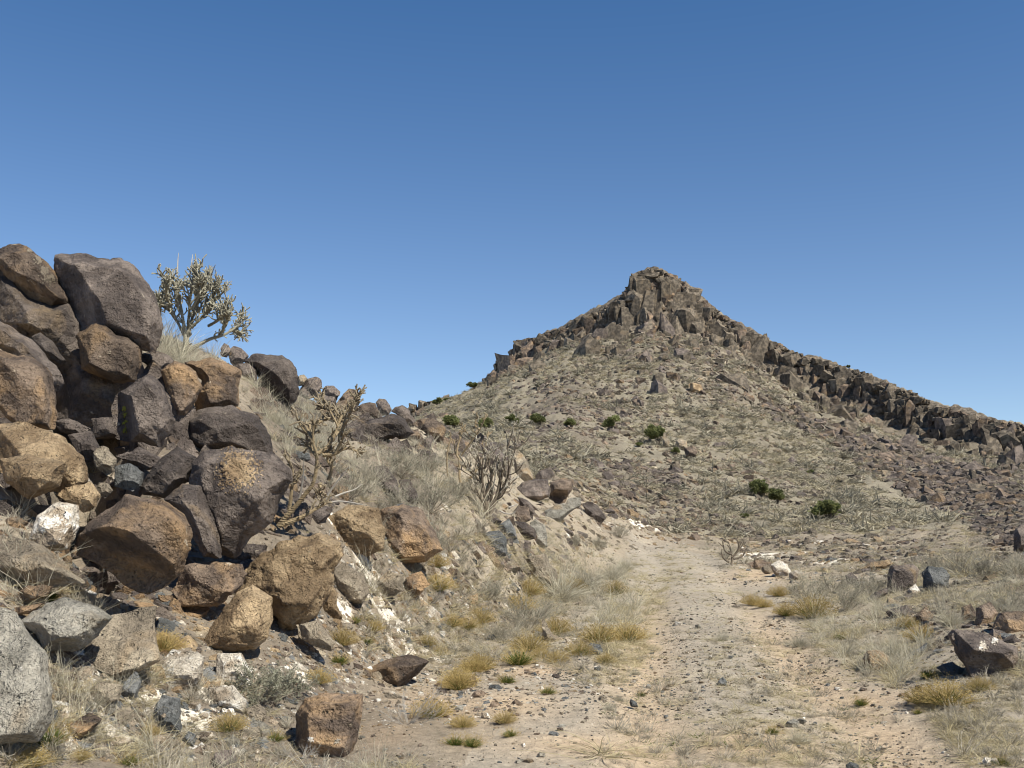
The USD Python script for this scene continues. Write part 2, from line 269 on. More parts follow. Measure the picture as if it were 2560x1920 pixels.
for u in sorted(set(list(LEFT) + [575, 605, 632, 675, 730, 785, 825, 875, 930, 992])):
    keys = sorted(LEFT)
    if u in LEFT: pts = list(LEFT[u])
    else:                                              # between two given columns
        a = max(k for k in keys if k < u); b = min(k for k in keys if k > u); w = (u - a) / (b - a)
        qa, qb = np.array(LEFT[a]), np.array(LEFT[b])
        Yu = np.linspace(7.1, (1 - w) * qa[-1, 1] + w * qb[-1, 1], 14)
        zf_ = lambda Q: np.interp(Yu, Q[:, 1], zrow(Q[:, 0], Q[:, 1]))
        zz = (1 - w) * zf_(qa) + w * zf_(qb)
        pts = [(HORIZON - (z - EYE) / Y * FPX, Y) for z, Y in zip(zz, Yu)]
    if u >= 490:
        if u >= 520: pts.append((np.interp(u, FOOT[:, 0], FOOT[:, 1]), np.interp(u, FOOT[:, 0], FOOT[:, 2])))
        vf, Yf = pts[-1]; zf = zrow(vf, Yf)
        vb, Yb, vt = np.interp(u, CB[:, 0], CB[:, 1]), np.interp(u, YB[:, 0], YB[:, 1]), np.interp(u, CT[:, 0], CT[:, 1])
        zb = zrow(vb, Yb)
        for w in np.linspace(0, 1, 9)[1:]:
            Y = Yf + (Yb - Yf) * w; z = zf + (zb - zf) * w ** 1.18
            pts.append((HORIZON - (z - EYE) / Y * FPX, Y))
        Yt = Yb * (1 + max(0.0, vb - vt) / FPX * 0.42)
        pts += [(vt + 2, Yt), (vt + 3, Yt * 1.03), (vt + 26, Yt * 1.4)]
    t = (u - 512) / FPX; sec = math.sqrt(1 + t * t)
    r = np.array([p[1] for p in pts]) * sec; z = np.array([zrow(*p) for p in pts])
    r = np.concatenate([[0, 3.0], r]); z = np.concatenate([[0.0, min(z[0], 0.12) * 0.5 if u < 260 else 0.0], z])
    azs.append(math.atan(t)); tabs.append(np.interp(RGRID, r, z, right=z[-1]))
azs, tabs = np.array(azs), np.array(tabs)
tabs = PchipInterpolator(azs, tabs, axis=0)(np.linspace(azs[0], azs[-1], 1000)); azl = np.linspace(azs[0], azs[-1], 1000)
for _ in range(1): tabs = gaussian_filter(tabs, (4, 1.2), mode='nearest')
# all round: hold the edges to the sides, level ground behind
AZ = np.concatenate([[-math.pi, -2.4, -1.7], azl, [1.7, 2.4, math.pi]])
flat = np.zeros(len(RGRID))
TAB = np.vstack([flat, flat, tabs[0] * 0.9, tabs, tabs[-1] * 0.9, flat, flat])
TAB -= np.maximum(0, RGRID - 260)[None] * 0.0
_rgi = RegularGridInterpolator((AZ, RGRID), TAB, bounds_error=False, fill_value=None)
def base_z(x, y):
    x, y = np.asarray(x, float), np.asarray(y, float)
    return _rgi(np.stack([np.arctan2(x, y), np.clip(np.hypot(x, y), 0, 3999)], -1))
def track_mask(x, y):
    """1 on the bare wheel track, 0 off it, with ragged edges."""
    c = np.interp(y, [-30, 0, 7, 12, 20, 30, 36, 40, 46], [0.9, 1.2, 1.9, 2.5, 3.75, 5.3, 5.9, 5.6, 4.4])
    w = np.interp(y, [0, 7, 12, 20, 30, 37, 41], [2.3, 2.2, 2.1, 1.9, 1.75, 1.5, 1.0])
    n = meshkit.fbm(np.stack([x * 0.55, y * 0.4, 0 * x], -1), 4, 7) - 0.5
    e = (w - np.abs(x - c) + n * 1.5) / 0.5
    return np.clip(0.5 + e * 0.5, 0, 1) * (y < 41)
def hollow(x, y):
    """Ground sunk between the stacked boulders and deep inside the cavity."""
    u = 512 + FPX * x / np.maximum(y, 0.5); out = 0 * x
    for uc, y0, wu, wy, d in ((60, 11.2, 95, 2.6, .55), (85, 11.2, 36, 1.6, 1.9), (170, 10.6, 110, 1.7, .45), ):
        out = out + d * np.exp(-((u - uc) / wu) ** 2 - ((y - y0) / wy) ** 2)
    return np.minimum(out, 2.3) * (y > 3)
def ground_z(x, y):
    x, y = np.asarray(x, float), np.asarray(y, float)
    r = np.hypot(x, y); p = np.stack([x, y, 0 * x], -1)
    z = base_z(x, y)
    onslope = np.clip((z - 0.5) / 1.2, 0, 1)
    amp = np.where(r < 46, 0.045 + 0.16 * onslope, 0.22 + np.clip((r - 46) / 80, 0, 1) * 0.55)
    tm = track_mask(x, y)
    z = z + (meshkit.fbm(p * 0.9, 4, 3) - 0.5) * 2 * amp * (1 - 0.6 * tm) + (meshkit.fbm(p * np.array([0.09, 0.09, 1]), 3, 5) - 0.5) * np.where(r > 46, 1.5, 0.0) * np.clip((r - 46) / 40, 0, 1)
    z = z + (meshkit.fbm(p * 6.0, 3, 9) - 0.5) * np.where(r < 30, 0.035, 0.0)
    z = z - hollow(x, y)
    c = np.interp(y, [0, 7, 12, 20, 30, 36], [1.2, 1.9, 2.5, 3.75, 5.3, 5.9])
    rut = np.exp(-((np.abs(x - c) - 0.85) / 0.35) ** 2)
    return z - 0.06 * rut * tm * (y > 0)
# picture ray -> first point on the ground
_Ys = np.geomspace(4.5, 240, 440)
def px_ground(u, v, zfun=None):
    u, v = np.atleast_1d(np.asarray(u, float)), np.atleast_1d(np.asarray(v, float))
    Y = np.broadcast_to(_Ys, (len(u), len(_Ys))); X = (u[:, None] - 512) / FPX * Y
    gap = base_z(X, Y) - (EYE + (HORIZON - v[:, None]) / FPX * Y)
    hit = gap > 0; k = np.argmax(hit, 1); ok = hit.any(1); k = np.where(ok, np.maximum(k, 1), len(_Ys) - 1)
    i = np.arange(len(u)); g0, g1 = gap[i, k - 1], gap[i, k]
    w = np.where(ok, np.clip(-g0 / np.where(np.abs(g1 - g0) < 1e-9, 1, g1 - g0), 0, 1), 1)
    Yh = _Ys[k - 1] + w * (_Ys[k] - _Ys[k - 1])
    X = (u - 512) / FPX * Yh
    return np.stack([X, Yh, (zfun or ground_z)(X, Yh)], 1), ok
def normal_at(x, y, e=0.35):
    n = np.stack([-(ground_z(x + e, y) - ground_z(x - e, y)) / (2 * e), -(ground_z(x, y + e) - ground_z(x, y - e)) / (2 * e), np.ones_like(np.asarray(x, float))], -1)
    return n / np.linalg.norm(n, axis=-1, keepdims=True)

view = np.linspace(math.radians(-33), math.radians(33), 700)
side_l = np.linspace(-math.pi, math.radians(-33), 70)[:-1]; side_r = np.linspace(math.radians(33), math.pi, 70)[1:]
ga = np.concatenate([side_l, view, side_r])
gr = np.concatenate([[0.4, 1.5, 3], np.geomspace(4.4, 46, 330), np.geomspace(46, 190, 330)[1:], [200, 215, 235, 260, 320, 420, 700, 1500, 3800]])
A_, R_ = np.meshgrid(ga, gr, indexing='ij')
GX, GY = R_ * np.sin(A_), R_ * np.cos(A_)
GZ = ground_z(GX.ravel(), GY.ravel()).reshape(GX.shape)
na, nr = GX.shape
cells = (np.arange(na - 1)[:, None] * nr + np.arange(nr - 1)[None])
quad = np.stack([cells, cells + nr, cells + nr + 1, cells + 1], -1)      # (na-1, nr-1, 4)
CXm, CYm = (GX[:-1, :-1] + GX[1:, 1:]) / 2, (GY[:-1, :-1] + GY[1:, 1:]) / 2
CU = 512 + FPX * CXm / np.maximum(CYm, 0.1); CV = HORIZON - FPX * ((GZ[:-1, :-1] + GZ[1:, 1:]) / 2 - EYE) / np.maximum(CYm, 0.1)
cr = np.hypot(CXm, CYm)
is_track = (track_mask(CXm.ravel(), CYm.ravel()).reshape(CXm.shape) > 0.5) & (cr < 45) & (CYm > -20)
ybase = np.interp(CU, YB[:, 0], YB[:, 1])
is_cliff = (CYm > ybase - 0.8) & (CYm < ybase * 1.055) & (CU > 487) & (CU < 1200) & (CYm > 60)
is_hill = (cr >= 46) & ~is_cliff & (CYm > 0)
is_ground = ~is_track & ~is_cliff & ~is_hill
VERT = np.stack([GX, GY, GZ], -1).reshape(-1, 3)
GU = 512 + FPX * VERT[:, 0] / np.maximum(VERT[:, 1], 0.1); GV = HORIZON - FPX * (VERT[:, 2] - EYE) / np.maximum(VERT[:, 1], 0.1)
def blotch(list_):
    """Patches of differing soil, and shade painted among the stacked boulders: (picture column, row, half width, half height) of where each lies; they become places on the ground."""
    out = np.zeros(len(VERT))
    for u, v, a, b in list_:
        c, ok = px_ground(u, v, base_z); c = c[0]
        c2, _ = px_ground(u, v - b, base_z); L = max(np.linalg.norm(c2[0, :2] - c[:2]), 0.3)
        W = a / FPX * c[1]
        d = np.array([c[0], c[1]]); d /= np.linalg.norm(d)
        rel = VERT[:, :2] - c[:2]; along = rel @ d; across = rel @ np.array([d[1], -d[0]])
        out = np.maximum(out, np.exp(-1.2 * ((along / L) ** 2 + (across / W) ** 2)))
    return out
CHALK = blotch([(375,585,20,26),(362,560,16,18),(392,618,24,22),(405,655,26,18),(345,610,12,14),(300,665,16,14),(215,690,28,22),(150,690,30,18),(90,690,24,14),(330,520,14,8),
                (436,655,20,12),(655,527,14,6),(635,522,12,5),(760,556,30,4),(830,562,24,5),(90,640,20,12),(30,545,14,16),(60,720,50,20),(190,720,50,18),(130,670,40,12),(250,670,20,14)]) * .9
SAND = np.maximum(blotch([(500,705,70,16),(430,700,50,14),(600,745,120,14),(760,745,90,20),(860,700,60,14),(540,670,50,8),(380,735,40,14),(760,575,40,8),(880,730,60,14)]) * 0.9,
                  0.75 * np.exp(-((np.abs(VERT[:, 0] - np.interp(VERT[:, 1], [0, 7, 12, 20, 30, 36], [1.2, 1.9, 2.5, 3.75, 5.3, 5.9])) - .95) / .42) ** 2) * np.clip((24 - VERT[:, 1]) / 10, 0, 1) * (VERT[:, 1] > 0))
SCREE = blotch([(150,400,90,70),(60,420,70,70),(200,500,70,60),(240,440,60,50),(90,380,50,50),(90,480,70,50),(310,460,40,60),(400,500,60,50),(300,420,60,40),(780,378,50,8),(830,400,50,8),(880,428,50,10),(930,447,60,9),(1000,458,60,9),(560,352,60,5),(620,340,40,5),(985,495,50,22),(950,465,40,18),(1010,525,40,14),(900,455,25,10),(655,480,45,14),(560,400,50,14),(575,432,45,8),(940,440,60,8),(640,355,60,8),(720,390,50,10)]) * 0.75  # dark talus and slope soil, plus shade painted into the boulder stack gaps
SCREE = np.maximum(SCREE, blotch([(700,545,60,6),(820,543,90,10),(930,548,90,12),(610,530,40,10)]) * .45)
def terrain(name, mask, mat, parent=None):
    f = quad[mask]; ids, inv = np.unique(f, return_inverse=True); f = inv.reshape(f.shape)
    p = obj(name, (VERT[ids], f[:, ::-1]), mat, parent, True)
    api = UsdGeom.PrimvarsAPI(p)
    for k, a in (('chalk', CHALK), ('sand', SAND), ('scree', SCREE)):
        api.CreatePrimvar(k, Sdf.ValueTypeNames.FloatArray, 'vertex').Set(Vt.FloatArray.FromNumpy(a[ids].astype(np.float32)))
    return p
tag(terrain('ground', is_ground, SOIL), kind='structure')
tag(terrain('track', is_track, TRACK), kind='structure')
tag(terrain('hill', is_hill, HILLSOIL), kind='structure')
cliff = thing('cliff', None, None, kind='structure')
terrain('rock_face', is_cliff, ROCK['cliff'], cliff)

# ---------------------------------------------------------------- boulders seen one by one
# Each is a closed body: its outline stands at its own distance on the slope, chiselled facets in front, a rounded back.
CROPS = {'A': (0, 224, .115732), 'B': (0, 384, .115732), 'C': (0, 576, .115732), 'D': (224, 344, .115732), 'E': (224, 520, .149446), 'F': (456, 256, .128390),
         'G': (740, 320, .128390), 'H': (464, 464, .115732), 'I': (720, 520, .149459), 'J': (440, 576, .133816), 'K': (400, 360, .115732), 'P': (0, 0, .462930)}
def pts_of(crop, text):
    ox, oy, s = CROPS[crop]
    q = np.array([float(x) for x in text.replace(',', ' ').split()]).reshape(-1, 2)
    return np.stack([ox + q[:, 0] * s, oy + q[:, 1] * s], 1)
def round_outline(q, rng):
    """Edges broken up a little: every side is split and its middle nudged."""
    for k in range(2):
        e = np.roll(q, -1, 0) - q; L = np.linalg.norm(e, axis=1, keepdims=True)
        mid = q + e * rng.uniform(.38, .62, (len(q), 1)) + np.stack([-e[:, 1], e[:, 0]], 1) * rng.normal(0, .035 if k == 0 else .05, (len(q), 1)) * np.minimum(1, 14 / np.maximum(L, 1))
        q = np.stack([q, mid], 1).reshape(-1, 2)
    return q
def boulder_mesh(outline, seed, facets=None, dy=0.0, h=0.36, lean=None, rough=1.0, seat=False):
    rng = np.random.default_rng(seed)
    if seat:                                                      # bedded in the soil: the body goes on below the visible foot
        outline = outline.copy(); vb, vt_ = outline[:, 1].max(), outline[:, 1].min()
        w_ = np.clip((outline[:, 1] - (vb - 0.5 * (vb - vt_))) / (0.5 * (vb - vt_)), 0, 1); outline[:, 1] += w_ * 0.16 * seat * (vb - vt_)
    q = round_outline(outline, rng)
    poly = Polygon(q)
    if not poly.is_valid: poly = poly.buffer(0); poly = max(getattr(poly, 'geoms', [poly]), key=lambda g: g.area)
    u0, v0, u1, v1 = poly.bounds
    size_px = math.sqrt(poly.area)
    sp = float(np.clip(size_px / 56, 0.75, 1.7))
    # where it stands
    foot = px_ground((u0 + u1) / 2, min(v1, 790), base_z)[0][0]
    if seat:
        foot = px_ground((u0 + u1) / 2, min(v1 - 0.14 * seat * (v1 - v0), 790), base_z)[0][0]
        dy = max(dy, 0) + 0.28 * seat * math.sqrt((u1 - u0) * (v1 - v0)) / FPX * foot[1] * min(1, h / .36)
    Y0 = foot[1] + dy
    top, ok = px_ground((u0 + u1) / 2, v0, base_z)
    if lean is None:
        ly = (top[0][1] - foot[1]) * 0.45 if ok[0] else 99.0
        lean = min(max(ly, 0), 0.32 * (v1 - v0) / FPX * Y0)
    # sample the outline and the inside
    L = poly.exterior.length; nb = max(12, int(L / sp))
    bd = np.array([poly.exterior.interpolate(i / nb, normalized=True).coords[0] for i in range(nb)])
    gx, gy = np.meshgrid(np.arange(u0, u1, sp), np.arange(v0, v1, sp * 0.87)); gx[1::2] += sp / 2
    inn = np.stack([gx.ravel(), gy.ravel()], 1) + rng.uniform(-.18, .18, (gx.size, 2)) * sp
    P = shapely.points(inn); shapely.prepare(poly)
    keep = shapely.contains(poly, P); inn, P = inn[keep], P[keep]
    d_in = shapely.distance(P, poly.exterior); k = d_in > sp * 0.45; inn, d_in = inn[k], d_in[k]
    uv = np.vstack([bd, inn]); dist = np.concatenate([np.zeros(nb), d_in])
    tri = Delaunay(uv).simplices
    cen = uv[tri].mean(1); tri = tri[shapely.contains(poly, shapely.points(cen))]
    a = uv[tri]; area = (a[:, 1, 0]-a[:, 0, 0])*(a[:, 2, 1]-a[:, 0, 1]) - (a[:, 1, 1]-a[:, 0, 1])*(a[:, 2, 0]-a[:, 0, 0])
    tri[area > 0] = tri[area > 0][:, ::-1]                       # rows run down, so this faces the viewer side
    m = Y0 / FPX                                                  # metres per picture unit there
    cu, cv = poly.representative_point().coords[0] if not poly.contains(poly.centroid) else poly.centroid.coords[0]
    X, Z = (uv[:, 0] - cu) * m, -(uv[:, 1] - cv) * m
    A, B = (u1 - u0) / 2 * m, (v1 - v0) / 2 * m
    h0 = h * 2 * math.sqrt(A * B)
    inr = d_in.max() if len(d_in) else 1.0
    e = np.clip(dist / (inr * 0.34), 0, 1); edge = np.sqrt(np.clip(1 - (1 - e) ** 2, 0, 1)); bevel = dist * m * rng.uniform(2.2, 3.6)
    if facets is None:
        U = rng.uniform
        k1 = U(-.45, .45)                                         # a few broad planes meeting on sharp edges
        facets = [(k1, U(.1, .35), .8, U(-.2, .3), U(.7, 1.5)), (-.35, U(-.2, .2), .8, -U(.8, 1.7), U(-.3, .2)), (.45, U(-.1, .2), .75, U(.6, 1.4), U(-.15, .35)),
                  (U(-.3, .3), -.3, .82, U(-.4, .3), -U(.6, 1.5)), (0, 0, U(.85, 1.0), U(-.25, .35), U(-.1, .45))]
    else:                                                         # picture points given in the crop: (u, v, height, nx, nz)
        facets = [((fu - cu) * m / A, -(fv - cv) * m / B, fh, nx, nz) for fu, fv, fh, nx, nz in facets]
    H = np.full(len(uv), 9.0)
    warp = (meshkit.fbm(np.stack([X * 2.2 / max(A, .15), Z * 2.2 / max(B, .15), 0 * X + seed], -1), 3, seed) - .5) * 0.09 * h0
    for fx, fz, fh, nx, nz in facets:
        H = np.minimum(H, fh * h0 - nx * (X - fx * A) - nz * (Z - fz * B))
    # chipped faces: each cell of the surface is a small plane of its own
    K = int(np.clip(size_px / 3.2, 5, 26)); sx, sz = rng.uniform(-1, 1, K) * A, rng.uniform(-1, 1, K) * B
    gx_, gz_ = rng.uniform(-.25, .25, K), rng.uniform(-.25, .25, K); off = rng.uniform(-.07, .07, K) * h0 * rough; cvx = .22 * K ** .5 / 2.4
    dX, dZ = X[:, None] - sx, Z[:, None] - sz                     # shallow scallops that meet in sharp ridges, as basalt breaks
    H = H + np.min(off + gx_ * dX + gz_ * dZ + cvx * (dX ** 2 / A + dZ ** 2 / B), 1)
    H = np.clip(H + warp, -0.15 * h0, h0 * 1.25)
    H = np.minimum(H, bevel + .02 * h0)
    back = 0.9 * h0 * edge * (1 + (meshkit.fbm(np.stack([X * 2, Z * 2, 0 * X + 5.5], -1), 2, seed) - .5) * .5)
    Yc = Y0 + lean * np.clip((v1 - uv[:, 1]) / (v1 - v0), 0, 1)
    def place(Yd): return np.stack([(uv[:, 0] - 512) / FPX * Yd, Yd, EYE + (HORIZON - uv[:, 1]) / FPX * Yd], 1)
    # keep each front point on its own line in X and Z measured at the mid plane, moved straight towards the viewer's side
    mid = place(Yc); F = mid.copy(); F[:, 1] -= H; Bk = mid.copy(); Bk[:, 1] += back
    F[:, 0] *= F[:, 1] / mid[:, 1]; F[:, 2] = EYE + (F[:, 2] - EYE) * F[:, 1] / mid[:, 1]
    n = len(uv); remap = np.arange(n) + n; remap[:nb] = np.arange(nb)
    V = np.vstack([F, Bk]); T = np.vstack([tri, remap[tri][:, ::-1]])
    used = np.unique(T); inv = np.zeros(len(V), int); inv[used] = np.arange(len(used)); V, T = V[used], inv[T]
    t = trimesh.Trimesh(V, T, process=False)
    if t.volume < 0: T = T[:, ::-1]; t = trimesh.Trimesh(V, T, process=False)
    nrm = t.vertex_normals
    s = max(A, B)
    d = (meshkit.fbm(V * (2.2 / s), 3, seed) - .5) * 0.035 * s + (meshkit.fbm(V * 11.0 + seed, 4, seed + 3) - .5) * 0.035 * rough
    rid = np.abs(meshkit.fbm(V * (3.1 / s) + 7, 3, seed + 9) - .5) * 2
    d -= np.clip(0.08 - rid, 0, 1) * 0.35 * s * 0.5 * rough       # seams and cracks
    d *= min(1.0, s / 0.25)
    return V + nrm * d[:, None], T
BOULDERS = []
def rock(name, label, crop, outline, tone, facets=None, cat='boulder', **kw):
    seed = len(BOULDERS) * 7 + 11
    seed = kw.pop('seed', seed)
    out = pts_of(crop, outline)
    if facets is not None:
        ox, oy, s = CROPS[crop]; facets = [(ox + a * s, oy + b * s, c, d, e) for a, b, c, d, e in facets]
    kw.setdefault('seat', crop not in 'ABP' or cat == 'stone' and out[:, 1].mean() > 640)
    marks = kw.pop('marks', ())
    V, T = boulder_mesh(out, seed, facets, **kw)
    p = obj(name, (V, T), ROCK[tone], None, 26)
    if marks:                                                     # stains, scars and lichen that lie on the stone as thin crusts
        t = trimesh.Trimesh(V, T, process=False); nv, c = t.vertex_normals, t.triangles_center
        pu, pv = 512 + FPX * c[:, 0] / c[:, 1], HORIZON - FPX * (c[:, 2] - EYE) / c[:, 1]
        ox, oy, sc = CROPS[crop]
        for mu, mv, mr, mname, mmat in marks:
            wob = 1 + (meshkit.fbm(np.stack([pu * .75, pv * .75, 0 * pu + mu], -1), 3, 3) - .5) * 2.4
            k = (np.hypot(pu - ox - mu * sc, pv - oy - mv * sc) < mr * sc * wob) & (t.face_normals[:, 1] < .05)
            if k.sum() < 2: continue
            ids, f = np.unique(T[k], return_inverse=True)
            obj(mname, (V[ids] + nv[ids] * .005, f.reshape(-1, 3)), mmat, p, 26)
    tag(p, label, cat); BOULDERS.append((out, V)); return p

B_, S_ = 'boulder', 'stone'
# the tall stack at the left edge
rock(B_, 'huge dark boulder with a slanting lit face crowning the left stack', 'A', '470,262 600,265 650,255 760,258 830,290 950,300 1050,292 1150,350 1210,430 1290,540 1340,660 1365,780 1370,860 1330,1000 1290,1110 1200,1075 1110,1000 980,1000 860,950 700,930 620,800 570,620 490,500 466,400', 'dark',
     [(900, 520, .95, .12, .22), (760, 570, .86, -1.5, -.9), (1080, 885, .88, -.5, -2.2), (700, 300, .7, 0, 1.5), (1330, 900, .5, 1.2, 0), (1230, 950, .6, .1, -.4)], dy=-.25, lean=.55)
rock(B_, 'brown block wedged under the huge crowning boulder', 'A', '690,930 830,855 920,880 1000,960 1110,985 1195,1060 1190,1200 1150,1350 1030,1375 800,1300 700,1250 688,1100 650,970', 'rust',
     [(930, 1080, .95, .1, .1), (740, 1000, .75, -.9, .2), (950, 1310, .7, 0, -1.6), (1150, 1230, .7, .6, -.4)], lean=.1, dy=.1)
rock(B_, 'rounded brown boulder with a pale lichen streak at the upper left edge', 'A', '-90,240 0,210 60,175 170,165 260,210 330,270 400,330 460,400 490,510 540,570 575,640 560,680 430,715 360,680 250,680 200,610 110,520 0,400 -90,330', 'rust',
     [(250, 420, 1, .05, .25), (60, 440, .55, -.8, -1.6), (400, 690, .6, -.1, -1.8), (430, 400, .7, .9, .5), (150, 190, .7, 0, 1.4)], lean=.3, dy=-.2, marks=[(255, 225, 26, 'lichen_patch', ROCK['tan']), (325, 310, 30, 'lichen_patch', ROCK['tan']), (375, 400, 42, 'lichen_patch', ROCK['tan']), (420, 480, 42, 'lichen_patch', ROCK['tan'])])
rock(B_, 'dark block added to fill the shaded recess below the lichen streaked boulder', 'A', '-90,330 100,470 250,640 430,690 590,680 690,900 720,1250 560,1330 300,1000 0,860 -90,800', 'dark', dy=1.0, lean=.2)  # added block, dark basalt standing in for the shaded void
rock(B_, 'long sloping dark boulder at the left edge under the recess', 'A', '-90,800 0,840 100,900 220,970 330,1080 430,1200 490,1290 495,1360 440,1440 300,1380 100,1120 -90,1050', 'dark',
     [(200, 1000, .9, .3, .9), (330, 1300, .7, .4, -.5), (50, 1000, .8, -.2, -.1)], lean=.3)
rock(B_, 'large smooth faced grey brown boulder below the long sloping one', 'A', '-90,1080 0,1085 150,1140 280,1150 370,1210 420,1300 440,1450 450,1660 440,1785 320,1765 180,1767 60,1690 0,1610 -90,1560', 'rust',
     [(250, 1500, .95, .1, .2), (120, 1250, .85, -.3, -.2), (330, 1200, .8, .3, .8), (430, 1550, .7, 1.3, 0), (150, 1740, .6, -.3, -1.4)], lean=.2, dy=-.1)
rock(B_, 'dark rock added to blacken the shaded back of the cavity', 'P', '105,740 180,720 300,780 310,880 280,945 180,950 105,900', 'dark', dy=1.5, lean=.2)  # added rock that keeps the cavity dark where only shade lies
rock(B_, 'dark rock added behind the upright slab to darken the right of the cavity', 'P', '250,840 330,780 400,830 420,900 400,990 300,960', 'dark', dy=1.2, lean=.2)  # second added rock, its dark stone stands in for cavity shade
rock(S_, 'small dark wedge in the gap at the far left of the stack', 'A', '50,830 150,795 250,805 232,900 225,965 140,920', 'dark', cat='stone', dy=.3)
rock(S_, 'dark pointed wedge lying on the long sloping boulder', 'A', '270,970 350,935 440,1000 480,1080 560,1175 520,1210 430,1180 330,1080', 'dark', cat='stone', dy=.1)
rock(B_, 'upright slab with a smooth purplish face beside the dark cavity', 'A', '960,1560 1000,1480 1025,1450 1130,1390 1250,1300 1320,1310 1370,1360 1430,1480 1480,1640 1500,1690 1470,1762 1400,1852 1370,1935 1225,1885 1100,1880 990,1850', 'dark',
     [(1280, 1550, .95, .1, .1), (1130, 1560, .78, -2.2, -.5), (1230, 1360, .7, -.2, 1.2), (1330, 1830, .75, .2, -.6), (1430, 1600, .6, 1.3, .1)], lean=.15, dy=-.05, seed=5, marks=[(1075 + 9 * math.sin(k * 2.4) + k, 1590 + 19 * k, 10 + 7 * math.cos(k * 1.9), 'yellow_lichen', LICHEN) for k in range(12)])
rock(B_, 'flat topped dark stone right of the cavity roof', 'A', '1190,1140 1300,1095 1380,1100 1440,1130 1500,1170 1500,1190 1380,1268 1300,1240 1200,1180', 'dark', lean=.2)
rock(B_, 'tall brown rock with a shaded notch at its right', 'A', '1385,1260 1500,1180 1590,1200 1690,1300 1740,1400 1690,1500 1600,1640 1530,1670 1450,1500 1430,1400', 'rust', lean=.2,
     facets=[(1530, 1420, .95, -.1, .15), (1680, 1330, .8, 1.2, -.6), (1480, 1240, .7, -.2, 1.2), (1450, 1450, .6, -1.1, 0)])
rock(B_, 'ochre faced block with a dark flat cap below the tall cactus', 'A', '1590,1200 1700,1185 1820,1150 1900,1180 2080,1260 2050,1400 2045,1560 1850,1620 1650,1640 1700,1450 1745,1350', 'rust',
     [(1900, 1210, .85, .1, 1.6), (1900, 1400, .9, .1, .1), (1680, 1280, .7, -1.6, -.6), (2040, 1400, .6, 1.0, 0)], lean=.15, dy=-.15)
rock(B_, 'dark rounded block at the top of the great central boulder', 'P', '400,905 440,882 500,875 560,900 580,940 590,985 560,1000 500,975 440,980 408,960', 'dark', lean=.1, dy=.15,
     facets=[(490, 910, .9, .05, .9), (440, 940, .85, -.7, -.3), (530, 950, .9, .3, -.1), (410, 930, .6, -1.2, 0)])
rock(B_, 'great purplish brown boulder with a round ochre scar in the middle of the stack', 'P', '415,1000 440,975 500,965 560,975 592,980 625,1010 630,1040 605,1070 585,1130 535,1165 505,1207 465,1195 440,1130 420,1080 408,1040', 'dark',
     [(520, 1010, .95, .15, .35), (490, 1060, 1.0, -.25, .0), (590, 1040, .75, 1.0, .3), (530, 1130, .85, .35, -.7), (450, 1140, .75, -.6, -.5)], dy=-.35, lean=.15, marks=[(515, 1015, 36, 'ochre_scar', ROCK['ochre'])])
rock(B_, 'dark angular block left of the great scarred boulder', 'P', '300,1050 330,1005 355,985 385,965 420,985 422,1012 405,1040 350,1077 310,1070', 'dark',
     [(370, 1000, .95, .1, .7), (340, 1040, .85, -.4, -.6), (405, 1020, .7, .9, -.1)], dy=-.2)
rock(B_, 'dark brown pillar under the left flank of the great boulder', 'P', '352,1078 392,1045 430,1048 450,1100 468,1170 475,1207 440,1203 415,1150 390,1110', 'dark',
     [(410, 1080, .95, .1, .6), (430, 1150, .9, .2, -.2), (380, 1090, .7, -1.0, -.2)], dy=-.3)
rock(B_, 'large rust brown boulder with a shadowed hollow below the dark blocks', 'P', '150,1195 190,1130 235,1100 270,1068 310,1075 350,1080 390,1110 406,1140 405,1180 385,1240 350,1272 320,1285 280,1272 235,1235 205,1215', 'rust',
     [(290, 1120, .85, .05, 1.0), (262, 1158, .86, -.7, -1.7), (330, 1160, .92, .35, -.25), (395, 1180, .7, 1.4, 0)], dy=-.35, lean=.15)
rock(B_, 'yellowish brown boulder at the left edge beside the small dark stones', 'P', '-20,915 60,912 130,940 165,980 178,1010 178,1042 140,1062 110,1062 50,1050 0,1020 -20,1000', 'ochre', dy=.1)
rock(B_, 'pale ochre block in front of the yellowish boulder at left edge', 'P', '0,992 60,980 140,1000 122,1050 60,1078 10,1042', 'ochre', dy=-.15, facets=[(80, 1000, .9, .1, 1.0), (60, 1050, .9, -.2, -.8), (20, 1020, .6, -1, 0)])
rock(S_, 'upright tan stone among the small dark blocks below the cavity', 'P', '200,970 230,965 250,990 238,1032 205,1010', 'tan', cat='stone', dy=-.1)
rock(S_, 'dark triangular stone below the cavity mouth', 'P', '145,940 195,930 217,980 187,1000 165,985', 'dark', cat='stone')
rock(S_, 'flat dark stone left of the upright slab foot', 'P', '250,985 300,965 340,985 352,1000 330,1012 315,1018 280,1000', 'dark', cat='stone')
rock(S_, 'slate coloured block above the large rust brown boulder', 'P', '245,1010 280,1000 310,1020 302,1050 287,1062 247,1052', 'slate', cat='stone')
rock(S_, 'flat grey brown stone on the cavity floor', 'P', '110,910 150,905 195,925 182,945 130,932', 'dark', cat='stone', dy=.2)
rock(S_, 'square rough dark stone standing in the cavity', 'P', '196,905 240,900 250,940 200,946', 'dark', cat='stone', dy=.25)
rock(S_, 'pale egg shaped stone above the rust brown boulder', 'P', '213,1042 232,1043 243,1060 226,1077 205,1062', 'tan', cat='stone', dy=-.1)
rock(S_, 'rusty orange stone left of the pale egg shaped stone', 'P', '140,1052 195,1040 212,1070 205,1095 180,1108 140,1082 120,1070', 'ochre', cat='stone', dy=-.1)
rock(S_, 'small white topped stone above the egg shaped stone', 'P', '170,1035 190,1030 200,1045 185,1056', 'white', cat='stone')
